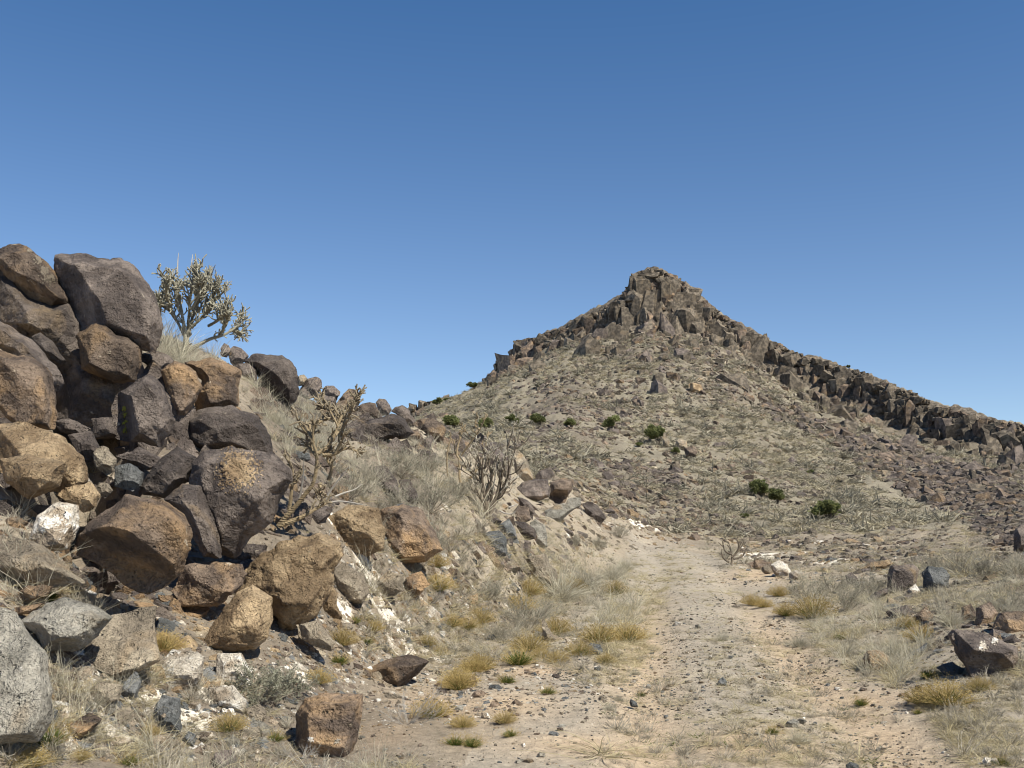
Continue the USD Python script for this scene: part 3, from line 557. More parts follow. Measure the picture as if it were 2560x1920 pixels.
rock(S_, 'little pale chip between slate block and rust boulder', 'P', '230,1020 245,1008 247,1035 238,1042', 'white', cat='stone')
rock(B_, 'pale lichen crusted rock left of the rust brown boulder', 'P', '80,1115 130,1083 165,1090 166,1140 145,1187 100,1190 60,1165', 'white', dy=-.15, facets=[(120, 1130, 1, .1, .3), (150, 1170, .7, .9, -.4), (90, 1170, .7, -.6, -.5), (130, 1095, .7, 0, 1.2)])
rock(B_, 'brown ledge on the slope at left edge below the lichen crusted rock', 'P', '-20,1150 30,1160 80,1175 130,1220 178,1262 110,1272 40,1252 -20,1230', 'tan')
rock(S_, 'rough brown stone on the ledge stones at left', 'P', '22,1290 60,1265 112,1267 98,1290 50,1302', 'rust', cat='stone')
rock(S_, 'flat brown stone under the rough brown stone at left', 'P', '30,1312 97,1300 62,1327 38,1328', 'rust', cat='stone', dy=-.1)
rock(B_, 'grey speckled hump backed boulder left of the flat pitted slab', 'P', '38,1342 100,1305 140,1290 200,1310 240,1335 202,1380 172,1402 100,1407 78,1372', 'grey', dy=-.1,
     facets=[(140, 1340, .95, -.05, .5), (200, 1360, .8, .7, -.3), (120, 1395, .7, -.1, -1.2), (70, 1350, .7, -.8, .1)])
rock(B_, 'flat pitted tan slab with four straight sides near the lower left', 'P', '150,1420 240,1330 336,1308 335,1370 347,1420 300,1442 240,1457 190,1442', 'tan', h=.14, seat=.55, lean=.3,
     facets=[(250, 1380, .9, .1, .55), (330, 1400, .8, .9, .2)], rough=.5)
rock(B_, 'smooth pale grey slab cut by the lower left corner of the frame', 'P', '-70,1310 0,1313 30,1320 60,1370 100,1420 107,1500 106,1560 82,1602 0,1612 -70,1612', 'grey', h=.2, dy=-.1, lean=.35,
     facets=[(30, 1450, .95, .1, .35), (95, 1480, .8, 1.2, .1), (20, 1330, .8, 0, 1)], rough=.5)
rock(B_, 'large ochre boulder with a rough pocked face at the centre left', 'P', '500,1275 530,1230 560,1195 620,1165 690,1150 735,1170 742,1200 722,1225 712,1280 682,1322 632,1347 602,1342 582,1305 530,1290', 'ochre', seat=.55, rough=1.8,
     facets=[(630, 1240, 1, .05, .25), (640, 1165, .75, 0, 1.4), (560, 1260, .8, -.7, 0), (640, 1330, .7, .1, -1.4), (710, 1240, .7, 1.0, 0)])
rock(B_, 'rounded rust brown boulder under the rust boulder and beside the pocked one', 'P', '368,1272 400,1222 460,1210 520,1215 532,1240 502,1280 470,1302 390,1302', 'rust', seat=.55)
rock(B_, 'tan block with a slanting split face below the rounded rust boulder', 'P', '430,1395 455,1350 510,1280 545,1263 587,1290 587,1340 577,1370 552,1392 490,1397', 'ochre', seat=.55,
     facets=[(540, 1320, 1, .15, .3), (470, 1360, .75, -.9, .25), (530, 1275, .75, -.1, 1.2), (530, 1380, .8, .1, -.8)])
rock(B_, 'ochre hump under the toppled cactus at the centre left', 'P', '705,1115 760,1090 820,1095 832,1140 827,1187 790,1202 760,1192 712,1152', 'ochre', dy=-.1, rough=1.5)
rock(B_, 'two toned block with dark slate top and rusty underside', 'P', '820,1100 870,1088 912,1100 942,1150 957,1187 922,1212 870,1218 837,1192 825,1150', 'rust', dy=-.2,
     facets=[(880, 1110, .9, .35, .9), (880, 1185, .9, .1, -.3), (840, 1150, .6, -1.0, 0), (945, 1180, .6, .9, -.3)])
rock(B_, 'grey crust lying over the two toned block', 'P', '822,1098 868,1086 905,1098 935,1140 900,1128 868,1112 838,1118', 'slate', dy=-.3, h=.3)
rock(B_, 'grey tan boulder right of the large pocked boulder', 'P', '700,1242 740,1214 782,1240 797,1275 782,1297 740,1292 712,1272', 'tan', seat=.55)
rock(B_, 'pale squarish rock above the white chalky patch', 'P', '800,1260 840,1234 872,1240 874,1276 842,1292 820,1282', 'tan', dy=-.05)
rock(S_, 'crumbly reddish rock right of the pale squarish rock', 'P', '874,1248 910,1234 928,1262 895,1302 874,1290', 'rust', cat='stone', rough=2)
rock(S_, 'tan standing flake under the large pocked boulder', 'E', '640,560 655,400 700,395 750,470 755,560 790,620 780,660 640,590', 'ochre', cat='stone', dy=-.1)
rock(B_, 'low flat topped brown rock with a dark gap beneath its left end', 'P', '788,1448 830,1425 880,1414 927,1430 900,1456 860,1478 822,1472', 'rust', seat=True,
     facets=[(870, 1430, .85, .1, 1.8), (830, 1460, .9, -.6, -.8), (900, 1455, .8, .4, -.6)])
rock(B_, 'square rust brown block with white droppings standing alone beside the track', 'P', '638,1545 657,1510 700,1497 782,1500 784,1522 770,1592 756,1627 700,1637 640,1622', 'rust', dy=-.05, lean=.12, h=.42, seat=True,
     facets=[(720, 1506, .55, .05, 2.4), (720, 1570, 1, .15, .12), (655, 1570, .75, -2.2, -.1), (765, 1560, .85, 1.3, .1), (700, 1625, .85, 0, -1)], marks=[(672, 1597, 5, 'white_stain', ROCK['white']), (728, 1601, 5, 'white_stain', ROCK['white']), (757, 1566, 3.4, 'white_stain', ROCK['white'])])
rock(S_, 'slanting pale topped slab with grass at its end below the pocked boulder', 'P', '640,1350 680,1340 722,1386 716,1407 680,1397 645,1377', 'tan', cat='stone', dy=-.1)
rock(S_, 'rusty pocked stone coated with white caliche below the pitted slab', 'P', '330,1440 370,1402 410,1405 442,1420 432,1462 390,1492 340,1472', 'white', cat='stone', dy=-.1)
rock(S_, 'rounded white caliche stone near the grey sagebrush', 'P', '450,1485 500,1480 532,1512 527,1537 480,1535 455,1520', 'white', cat='stone', dy=-.05)
rock(S_, 'white and brown stone above the rounded white caliche stone', 'P', '462,1460 470,1412 520,1410 542,1450 502,1474', 'white', cat='stone')
rock(S_, 'flat grey upright stone with pale spots near the lower left', 'P', '332,1530 350,1500 387,1510 392,1570 372,1592 335,1574', 'slate', cat='stone', dy=-.05, marks=[(355, 1545, 5, 'pale_spot', ROCK['white']), (372, 1568, 4, 'pale_spot', ROCK['white'])])
rock(S_, 'grey triangular stone under the pitted slab', 'P', '240,1490 292,1450 302,1475 292,1502 257,1502', 'slate', cat='stone')
rock(S_, 'dark brown stone with a white ridge near the lower left corner', 'P', '130,1592 150,1560 192,1540 217,1555 192,1582 152,1607', 'rust', cat='stone')
rock(S_, 'dark stone cut by the bottom edge left of the square block', 'P', '440,1668 465,1625 500,1620 520,1668', 'dark', cat='stone')
rock(S_, 'grey half buried stone by the bottom edge at left', 'P', '390,1600 405,1580 422,1590 420,1610 405,1618', 'slate', cat='stone')
rock(S_, 'pale rounded stone below the flat pitted slab', 'P', '190,1490 215,1470 262,1480 255,1510 225,1530 195,1515', 'tan', cat='stone')
rock(S_, 'white broken stone beside the dark white ridged stone', 'P', '215,1575 235,1565 252,1578 245,1600 222,1598', 'white', cat='stone')
rock(S_, 'brown stone with white streak left of the square block', 'P', '530,1530 560,1520 575,1545 560,1570 532,1565', 'tan', cat='stone')
# skyline rocks along the left crest
rock(B_, 'big dark dome of rock on the crest right of the tall cactus', 'D', '170,150 240,95 280,80 400,95 500,95 570,140 620,210 640,280 640,380 600,450 520,520 470,480 400,400 300,290', 'dark', dy=-.6,
     facets=[(450, 180, .9, .25, .8), (330, 230, .75, -.9, -1.2), (530, 330, .95, .35, -.1), (620, 300, .6, 1.3, 0), (520, 450, .8, .1, -.6)])
rock(S_, 'small pale rock right of the big crest dome', 'D', '630,300 650,272 690,262 722,300 690,340 640,352', 'tan', cat='stone', dy=-.3)
rock(S_, 'dark angular stone on the crest right of the pale one', 'D', '670,360 720,300 790,280 842,310 845,365 800,432 740,430', 'dark', cat='stone', dy=-.3)
rock(S_, 'dark triangular block under the angular crest stone', 'D', '640,450 645,400 680,365 740,392 782,450 700,475', 'dark', cat='stone', dy=-.4)
rock(S_, 'smooth rounded brown stone on the crest centre', 'D', '855,400 872,365 950,360 1005,410 1000,435 900,455', 'dark', cat='stone', dy=-.2)
rock(S_, 'wide dark stone below the smooth rounded crest stone', 'D', '770,475 820,420 880,400 990,450 962,502 850,515', 'dark', cat='stone', dy=-.5)
rock(B_, 'head shaped brown rock on the crest behind the second cactus', 'D', '960,510 1000,470 1030,430 1080,385 1140,395 1172,430 1172,500 1135,545 1020,535', 'brown', dy=-.4)
rock(S_, 'black upright stone on the crest against the sky', 'D', '1310,505 1340,470 1400,480 1452,560 1422,595 1350,605', 'dark', cat='stone', dy=-.2)
rock(B_, 'ochre based rock left of the black crest stone', 'D', '1150,545 1200,515 1260,500 1310,512 1357,602 1300,655 1200,655', 'brown', dy=-.4)
rock(B_, 'smooth slanting slab right of the black crest stone', 'D', '1440,580 1480,545 1540,525 1600,570 1655,645 1640,700 1540,645', 'dark', dy=-.3)
rock(B_, 'broad flat topped boulder below the black crest stone', 'D', '1170,700 1250,655 1330,635 1450,600 1560,640 1645,760 1560,800 1400,805 1300,885 1180,855', 'dark', dy=-.6,
     facets=[(1450, 660, .85, .1, 1.3), (1250, 780, .9, -.3, .0), (1550, 760, .85, .3, -.4), (1400, 760, .8, .1, -.7)])
rock(B_, 'rounded boulder at the right end of the crest row', 'D', '1620,700 1700,645 1800,640 1880,680 1922,740 1902,805 1840,832 1700,735', 'brown', dy=-.5)
rock(B_, 'small block under the rounded end boulder of the crest row', 'D', '1640,790 1690,750 1720,800 1700,865 1660,870', 'brown', dy=-.7)
rock(B_, 'dark block left of the broad flat topped boulder', 'D', '1055,690 1120,680 1182,695 1172,842 1060,852', 'dark', dy=-.5)
rock(S_, 'rounded dark stone at the left end of the crest dome', 'D', '30,60 80,18 150,35 212,98 180,135 100,185 55,150', 'dark', cat='stone', dy=-.2)
rock(S_, 'brown block below the left end of the crest dome', 'D', '100,180 200,158 282,220 282,300 180,332 108,262', 'dark', cat='stone', dy=-.5)
rock(S_, 'slanting flat stone in front of the crest dome', 'D', '290,300 400,258 492,330 482,382 380,402', 'brown', cat='stone', dy=-1.0)
rock(S_, 'brown rubble stone at the foot of the crest dome', 'D', '470,440 560,420 610,480 560,540 490,520', 'brown', cat='stone', dy=-1.0)
rock(S_, 'dark rock just behind the tall cactus stem', 'D', '-30,40 0,-10 40,10 60,50 20,100 -30,90', 'dark', cat='stone', dy=.2)
rock(S_, 'low dark stone under the tall dry grass of the slope', 'D', '430,770 480,735 560,750 620,780 600,815 470,810', 'dark', cat='stone', dy=-.2)
rock(B_, 'grey slab lying behind the toppled cactus', 'D', '520,965 620,918 740,940 742,992 680,1010 620,1025', 'slate', dy=-.1)
rock(B_, 'leaning dark slab in the dry brush left of centre', 'D', '1290,1065 1330,1050 1400,1045 1500,1200 1535,1342 1440,1372 1330,1205', 'dark', dy=-.3, h=.25)
rock(B_, 'thin leaning slab just right of the leaning dark slab', 'D', '1510,1185 1600,1168 1672,1290 1672,1412 1590,1392 1540,1295', 'dark', dy=-.35, h=.25)
rock(B_, 'reddish stones under the toppled cactus roots', 'D', '560,1200 620,1180 640,1260 600,1330 550,1300', 'ochre', dy=-.1)
rock(B_, 'red brown stone behind the toppled cactus stem', 'D', '740,1240 800,1200 880,1230 900,1310 820,1340 750,1310', 'brown', dy=-.1)
rock(B_, 'flake of tan rock under the toppled cactus', 'D', '790,1480 840,1460 880,1530 860,1570 800,1520', 'ochre', dy=-.2)
# the broken rocks at the middle, right of the third cactus
rock(B_, 'smooth tilted slab topping the broken rocks right of the dead cactus', 'H', '415,235 500,160 620,130 720,133 747,200 737,272 600,308 500,290', 'dark', dy=-.3, h=.3,
     facets=[(600, 210, .95, .05, .5), (620, 300, .8, 0, -1.8), (450, 230, .7, -.9, .2)])
rock(B_, 'overhanging block with a shadowed underside right of the tilted slab', 'H', '745,162 850,120 945,135 942,195 930,235 872,315 700,352 738,272', 'brown', dy=-.1,
     facets=[(850, 150, .9, .1, .9), (830, 240, .8, -.2, -2.2)])
rock(B_, 'long flat slab leaning under the overhanging block', 'H', '615,475 700,400 800,350 880,340 900,300 1010,290 1012,352 880,442 760,522 680,512', 'grey', dy=-.5, h=.25,
     facets=[(800, 410, .9, .05, .7), (750, 490, .7, -.2, -1.3), (980, 330, .7, .7, .2)])
rock(B_, 'thin light edged slab below the tilted slab', 'H', '460,285 500,290 580,340 612,400 590,462 560,420 480,362', 'dark', dy=-.5, h=.3)
rock(B_, 'shaded brown block between the thin slab and the cactus root', 'H', '390,460 470,352 560,380 582,462 500,502', 'brown', dy=-.3)
rock(B_, 'rounded dark rock right of the long flat slab', 'H', '1025,345 1070,322 1150,350 1192,400 1232,450 1182,492 1080,465', 'dark', dy=-.3)
rock(B_, 'brown block with a shaded front below the shaded brown block', 'H', '400,485 520,500 612,560 622,622 520,642 450,562', 'dark', dy=-.5)
rock(B_, 'dark blade of rock beside the dead cactus base', 'H', '300,520 390,468 442,560 482,662 400,652 300,570', 'slate', dy=-.5)
rock(B_, 'grey slab tucked under the long flat slab', 'H', '570,505 620,478 702,540 722,682 620,722 580,662', 'grey', dy=-.6)
rock(B_, 'slate boulder at the dead cactus foot with a pale worn top', 'H', '118,612 220,580 300,570 372,650 372,762 300,782 180,702', 'slate', dy=-.3)
rock(S_, 'small dark stone draped with dry grass below the broken rocks', 'H', '480,722 530,668 582,720 562,792 490,792', 'dark', cat='stone', dy=-.3)
rock(B_, 'tan boulder half hidden by dry grass beside the big pale tussock', 'H', '500,825 610,790 710,773 732,842 802,922 802,982 740,1052 640,1042 540,962', 'tan', dy=-.3)
rock(B_, 'tall tan rock behind the dead cactus', 'K', '975,775 1020,770 1072,830 1112,900 1162,1002 1060,1052 1000,1002', 'tan', dy=.3)
rock(B_, 'brown block with a pale top edge right of the tall tan rock', 'K', '1168,992 1230,950 1300,920 1337,990 1322,1042 1180,1042', 'dark', dy=.2)
rock(B_, 'wide brown boulder seen through the dead cactus twigs', 'K', '680,702 780,730 872,780 962,862 962,992 860,960 760,902', 'dark', dy=.3)
rock(B_, 'dark boulder behind the left dead cactus stem', 'K', '385,690 440,650 500,640 560,700 560,780 480,790 400,760', 'dark', dy=.2)
rock(S_, 'small upright tan flake shading the brush left of the track', 'J', '760,450 765,315 800,360 850,430 930,450 900,480 800,490', 'tan', cat='stone')
rock(S_, 'grey rock beside yellow weeds at the track edge', 'J', '1088,520 1130,500 1200,510 1222,560 1190,592 1130,590 1095,560', 'slate', cat='stone')
rock(S_, 'bright white stone below the tan flake', 'J', '928,465 945,452 985,480 982,500 950,500', 'white', cat='stone')
rock(S_, 'white stone lying among dry grass left of the track bend', 'J', '1115,305 1150,295 1192,325 1188,338 1130,325', 'white', cat='stone')
rock(S_, 'white pebble like stone left of the yellow weeds', 'J', '32,490 55,472 95,490 100,515 50,518', 'white', cat='stone')
rock(S_, 'rusty red stone near a white stone at the sandy edge', 'J', '230,895 260,860 305,850 345,875 310,912 250,915', 'brown', cat='stone')
rock(S_, 'large white stone on bare sand above the green tufts', 'J', '290,1050 310,1018 350,1020 405,1070 360,1075', 'white', cat='stone')
rock(S_, 'brown stone with a white chip in the sandy row', 'J', '360,985 390,935 430,930 460,965 440,990', 'brown', cat='stone')
rock(S_, 'dark brown pointed stone at the right end of the sandy row', 'J', '530,950 565,915 620,950 620,975 560,972', 'brown', cat='stone')
rock(S_, 'dark pointed stone on the track', 'J', '2068,800 2095,768 2145,785 2140,812 2080,814', 'slate', cat='stone')
rock(S_, 'grey pointed stone left of the track edge', 'J', '1415,945 1425,915 1470,945 1480,970 1430,970', 'slate', cat='stone')
rock(S_, 'grey and white stone near the bottom of the sand', 'J', '725,1335 745,1310 785,1315 790,1345 740,1362', 'grey', cat='stone')
rock(S_, 'brown stone standing in sand by the sagebrush foot', 'J', '215,790 225,750 260,745 282,790 262,822 222,822', 'brown', cat='stone')
# the right bank
rock(B_, 'big dark faced boulder with a pale shoulder on the right bank', 'I', '1125,400 1135,335 1160,300 1290,293 1332,330 1302,440 1200,482 1132,472', 'dark', dy=-.2,
     facets=[(1200, 400, 1, -.35, -.2), (1300, 340, .8, 1.2, .5), (1220, 305, .7, 0, 1.4)])
rock(B_, 'grey rounded boulder right of the big dark faced boulder', 'I', '1360,352 1400,308 1490,315 1537,370 1532,440 1440,482 1370,442', 'slate', dy=-.2)
rock(B_, 'big flat topped dark brown boulder with white stains near the right edge', 'I', '1548,775 1580,733 1760,755 1990,850 2002,922 1960,1002 1850,1082 1700,1062 1640,952', 'dark', dy=-.1, lean=.25, seat=.5,
     facets=[(1800, 865, .85, .1, 1.25), (1690, 860, .85, -1.7, -.6), (1800, 895, .85, -.25, -1.4), (1930, 900, .8, .9, -.3)], marks=[(1760, 845, 26, 'white_stain', ROCK['white']), (1835, 805, 24, 'white_stain', ROCK['white'])])
rock(B_, 'small two toned boulder with grey top and orange side at the right of the track', 'I', '958,935 985,880 1060,868 1130,910 1147,962 1060,1012 982,990', 'ochre', dy=-.05,
     facets=[(1040, 890, .8, -.1, 1.6), (1080, 950, 1, .25, 0), (980, 950, .7, -1.3, -.4)])
rock(B_, 'left of two dark rocks amid grass on the right bank', 'I', '1108,612 1250,568 1302,622 1262,662 1160,662', 'dark', dy=-.1)
rock(B_, 'right of two dark rocks amid grass on the right bank', 'I', '1290,645 1380,578 1432,640 1402,692 1300,682', 'brown', dy=-.1)
rock(B_, 'knobby brown rock above the stained flat topped boulder', 'I', '1618,585 1680,558 1722,632 1682,672 1620,662', 'brown', dy=-.1)
rock(B_, 'brown rock between the knobby rock and the right edge', 'I', '1720,592 1810,548 1862,622 1802,702 1720,682', 'brown', dy=-.1)
rock(B_, 'dark slab at the right edge above the stained boulder', 'I', '1828,722 1880,620 2060,610 2060,765 1900,772', 'brown', dy=-.1)
rock(B_, 'low brown rock at the foot of the far right stone pile', 'I', '178,292 280,263 342,280 362,332 280,332', 'brown', dy=-.1)
rock(B_, 'white topped boulder in the far stone pile right of the track', 'I', '338,300 400,268 452,295 482,352 452,382 380,377', 'white', dy=-.1,
     facets=[(400, 300, .9, .1, 1.2), (400, 360, .9, -.2, -.7)])
rock(S_, 'pinkish slab leaning in the far stone pile', 'I', '268,322 320,298 362,350 310,362', 'tan', cat='stone')
rock(S_, 'white stone right of the white topped boulder', 'I', '458,362 510,333 562,350 522,402 470,400', 'white', cat='stone')
rock(B_, 'long orange slab lying above the dark faced boulder', 'I', '918,342 1000,288 1130,262 1162,290 1100,322 960,347', 'ochre', dy=.2)
rock(S_, 'small black rock in the brush left of the dark faced boulder', 'I', '838,372 880,348 922,390 890,432 850,425', 'dark', cat='stone')
rock(S_, 'dark slab in the shade before the dark faced boulder', 'I', '968,532 1050,480 1130,448 1122,492 1030,542', 'dark', cat='stone', dy=-.1)
rock(S_, 'white splashed stone below the grey rounded boulder', 'I', '1248,472 1310,423 1342,480 1292,522', 'white', cat='stone', dy=-.1)
rock(B_, 'dark crag at the right edge of the frame above the brush', 'I', '1975,110 1990,60 2060,10 2060,205 1975,185', 'dark', dy=-.2)
rock(S_, 'grey stone in the shade under the stained boulder', 'I', '1448,992 1560,948 1642,1002 1562,1062', 'slate', cat='stone', dy=-.1)
rock(S_, 'grey flat stone left of the stained boulder', 'I', '1278,882 1390,818 1382,872 1300,902', 'slate', cat='stone')
rock(S_, 'small brown stone left of the weeds by the right sand track', 'I', '1188,1172 1215,1155 1260,1160 1282,1187 1200,1188', 'brown', cat='stone')
rock(S_, 'white stone by the lower right corner', 'I', '1755,1610 1775,1588 1815,1590 1835,1625 1800,1640 1760,1630', 'white', cat='stone')
rock(S_, 'black stone at the left of the track ruts', 'I', '0,1060 20,1050 42,1072 35,1095 -15,1098', 'slate', cat='stone')
rock(S_, 'grey stone lying at the bottom edge of the track', 'I', '842,1640 870,1620 925,1640 930,1660 850,1662', 'slate', cat='stone')
rock(B_, 'orange ledge rock on the bank beyond the track end', 'H', '1400,390 1440,385 1515,430 1500,480 1420,450', 'ochre', dy=-.2)
rock(B_, 'dark rock cluster block left of the slope shrub at the hill foot', 'H', '1190,80 1250,60 1300,110 1290,160 1200,150', 'dark', dy=-.3)
rock(B_, 'dark blocky rock below the cluster at the hill foot', 'H', '1240,150 1330,140 1360,190 1310,230 1250,210', 'dark', dy=-.3)
rock(B_, 'brown rock right of the blocky rock at the hill foot', 'H', '1350,150 1420,160 1435,215 1360,215', 'dark', dy=-.3)
rock(B_, 'rounded brown rock below the two hill foot rocks', 'H', '1320,230 1400,215 1470,260 1450,310 1350,310', 'brown', dy=-.3)
rock(B_, 'big orange boulder alone high on the grassy hillside', 'F', '1810,1000 1850,985 1910,1000 1925,1040 1880,1068 1830,1050', 'ochre', dy=-.5)
rock(B_, 'tan pointed boulder at the foot of the dark round juniper', 'F', '1610,1440 1620,1370 1665,1430 1660,1475 1615,1475', 'tan', dy=-.5)
rock(B_, 'rounded tan boulder right of the pointed one below the junipers', 'F', '1700,1450 1740,1420 1800,1440 1805,1490 1750,1500', 'tan', dy=-.5)
rock(B_, 'brown boulder low on the slope right of the small green shrub', 'F', '1770,1500 1830,1480 1885,1520 1860,1555 1790,1550', 'brown', dy=-.5)
rock(B_, 'dark boulder on the slope above the two round junipers', 'F', '1370,1130 1410,1110 1455,1140 1440,1175 1380,1170', 'brown', dy=-.5)
rock(B_, 'dark leaning block high under the peak', 'F', '1320,740 1350,715 1380,745 1365,770 1330,765', 'dark', dy=-.5)
rock(B_, 'dark block right of the leaning one under the peak', 'F', '1425,830 1445,790 1480,800 1478,840 1440,842', 'dark', dy=-.5)

# ---------------------------------------------------------------- stones without number, and the cliff's blocks
from scipy.spatial import HalfspaceIntersection
def angular(seed, sub=0, flat=0.7, planes=11, rough=0.05, blocky=0.0):
    """A broken stone: a body bounded by random planes; sub times finer and slightly worn when seen close."""
    rng = np.random.default_rng(seed)
    n = np.vstack([rand_dir(rng, planes, -1, 1), [[0, 0, 1], [0, 0, -1], [1, 0, 0], [-1, 0, 0], [0, 1, 0], [0, -1, 0]] + rng.normal(0, .2, (6, 3))])
    n /= np.linalg.norm(n, axis=1, keepdims=True); d = np.concatenate([rng.uniform(.6, 1.0, planes) + blocky, rng.uniform(.62, .95, 6)])
    pts = HalfspaceIntersection(np.hstack([n, -d[:, None]]), np.zeros(3)).intersections
    h = trimesh.Trimesh(pts, process=False).convex_hull
    if sub:
        h = h.subdivide_to_size(.55 if sub == 1 else .26 if sub == 2 else .15); nv = np.array(h.vertices)
        h.vertices = nv * (1 + (meshkit.fbm(nv * 2.1 + seed, 4, seed) - .5) * rough * 4)[:, None]
    v = np.array(h.vertices) * np.array([1, rng.uniform(.7, .95), flat * rng.uniform(.75, 1.1)])
    return v / np.abs(v).max(), np.array(h.faces)
def rot(rng, tilt=0.35):
    a, b, c = rng.uniform(0, 6.283), rng.normal(0, tilt), rng.normal(0, tilt)
    return trimesh.transformations.euler_matrix(b, c, a)[:3, :3]
def in_px(poly, n, rng):
    """n random picture points inside the polygon."""
    P = Polygon(poly); u0, v0, u1, v1 = P.bounds; out = []
    while len(out) < n:
        q = np.stack([rng.uniform(u0, u1, 4 * n), rng.uniform(v0, v1, 4 * n)], 1)
        out += list(q[shapely.contains(P, shapely.points(q))])
    return np.array(out[:n])
WORD = {'dark': 'dark', 'brown': 'brown', 'cliff': 'grey brown', 'tan': 'tan', 'rust': 'rust brown', 'ochre': 'ochre', 'white': 'whitish', 'slate': 'slate grey', 'grey': 'grey'}
def stones(n_single, uv, size, tones, name, label, cat, group, stuff_name, stuff_label, seed, sink=.25, flat=.7, where=None):
    """Stones at the ground under the picture points uv, size in metres: the largest in the picture one by one, the rest as one heap."""
    rng = np.random.default_rng(seed)
    p, ok = px_ground(uv[:, 0], uv[:, 1]); p, size, tones, where = p[ok], size[ok], tones[ok], where[ok]
    order = np.argsort(-size / p[:, 1]); p, size, tones, where = p[order], size[order], tones[order], where[order]
    p = p.copy(); p[:, 2] -= sink * size * .5
    for i in range(min(n_single, len(p))):
        s_ = size[i] / p[i, 1]; v, f = angular(seed * 1000 + i, 3 if s_ > .02 else 2 if s_ > .009 else 1, flat)
        v = (v * size[i] / 2) @ rot(rng).T + p[i]
        tag(obj(name, (v, f), ROCK[str(tones[i])], None, 22), WORD[str(tones[i])] + ' ' + label + ' ' + str(where[i]), cat, group)
    p, size, tones = p[n_single:], size[n_single:], tones[n_single:]
    if len(p) == 0: return
    names = sorted(set(map(str, tones))); protos = []
    for t in names: protos += [(angular(seed * 100 + k, 1, flat), ROCK[t], 22) for k in range(4)]
    idx = np.array([names.index(str(t)) * 4 for t in tones]) + rng.integers(0, 4, len(p))
    nrm = normal_at(p[:, 0], p[:, 1]) + rng.normal(0, .25, (len(p), 3))
    instancer(stuff_name, protos, p, rng.uniform(0, 6.283, len(p)), (size / 2)[:, None] * rng.uniform(.75, 1.25, (len(p), 3)), idx, stuff_label, cat, nrm)

# --- cliff: blocks of the rock band, biggest as parts
rng = np.random.default_rng(77)
us, vs, ss = [], [], []
for _ in range(40000):
    u = rng.uniform(486, 1040); t, b = np.interp(u, CT[:, 0], CT[:, 1]), np.interp(u, CB[:, 0], CB[:, 1])
    if rng.uniform() > (b - t + 6) / 75: continue
    w = rng.uniform(0, 1)
    if rng.uniform() < .24: w = 1 + rng.exponential(.22)
    us.append(u); vs.append(t + (b - t) * w + (3 if w < .05 else 0)); ss.append(float(np.clip(rng.lognormal(2.1 if u < 760 else 1.9, .6), 3.0, 25 if u < 760 else 21)))
    if len(us) >= 1800: break
us, vs, ss = map(np.array, (us, vs, ss)); vs = np.maximum(vs, np.interp(us, CT[:, 0], CT[:, 1]) + .5 * ss)
yb = np.interp(us, YB[:, 0], YB[:, 1]); cb, ct = np.interp(us, CB[:, 0], CB[:, 1]), np.interp(us, CT[:, 0], CT[:, 1])
yy = yb * (1 + np.clip(cb - vs, 0, 99) / FPX * .42) + rng.normal(0, .3, len(us))
low = vs > cb + 1; yy[low] = px_ground(us[low], vs[low])[0][:, 1]
sz = ss / FPX * yy
pos = np.stack([(us - 512) / FPX * yy, yy + sz * .22, EYE + (HORIZON - vs) / FPX * yy - sz * .2], 1)
# the farther band that shows past the left shoulder of the hill
fu = rng.uniform(407, 452, 46); fs = np.clip(rng.lognormal(1.5, .3, 46), 3, 7); fy = np.full(46, 196.0) + rng.normal(0, .5, 46)
fv = np.interp(fu, [405, 420, 450], [410, 404, 398]) + rng.uniform(1.5, 9, 46)
us, vs, ss, ct = np.r_[us, fu], np.r_[vs, fv], np.r_[ss, fs], np.r_[ct, fv - 20]
pos = np.vstack([pos, np.stack([(fu - 512) / FPX * fy, fy, EYE + (HORIZON - fv) / FPX * fy], 1)]); sz = np.r_[sz, fs / FPX * fy]
order = np.argsort(-ss)
rest = []
for j, i in enumerate(order):
    s = sz[i]; k = rng.uniform()
    tall = rng.uniform(1.2, 2.5) if k < .6 else rng.uniform(.6, 1.1)
    if vs[i] - ct[i] < 14: tall = rng.uniform(.5, .8)
    over = (ct[i] - 1.5 + rng.normal(0, 1.2)) - (vs[i] - .6 * max(tall, .8) * ss[i])          # no block stands above the rim line
    if over > 0: pos[i, 2] -= over / FPX * pos[i, 1]
    R = rot(rng, .22); sc = np.array([.62, .62, .62 * tall]) * s
    tone = 'cliff' if rng.uniform() < .72 else ('brown' if rng.uniform() < .6 else 'dark')
    if j < 300:
        v, f = angular(9000 + j, 1, 1.0, 9, blocky=.22)
        obj('rock', ((v * sc) @ R.T + pos[i], f), ROCK[tone], cliff, 20)
    else: rest.append((i, sc, tone))
protos = [(angular(9900 + k, 1, 1.0, 9, blocky=.2), ROCK[t], 20) for t in ('cliff', 'brown') for k in range(4)]
pi = instancer('small_rocks', protos, np.array([pos[i] for i, _, _ in rest]), rng.uniform(0, 6.28, len(rest)), np.array([s for _, s, _ in rest]),
          [(0 if t == 'cliff' else 4) + int(rng.integers(0, 4)) for _, _, t in rest], None, None, None, cliff)

DENS, GROW = 1.7, 1.75
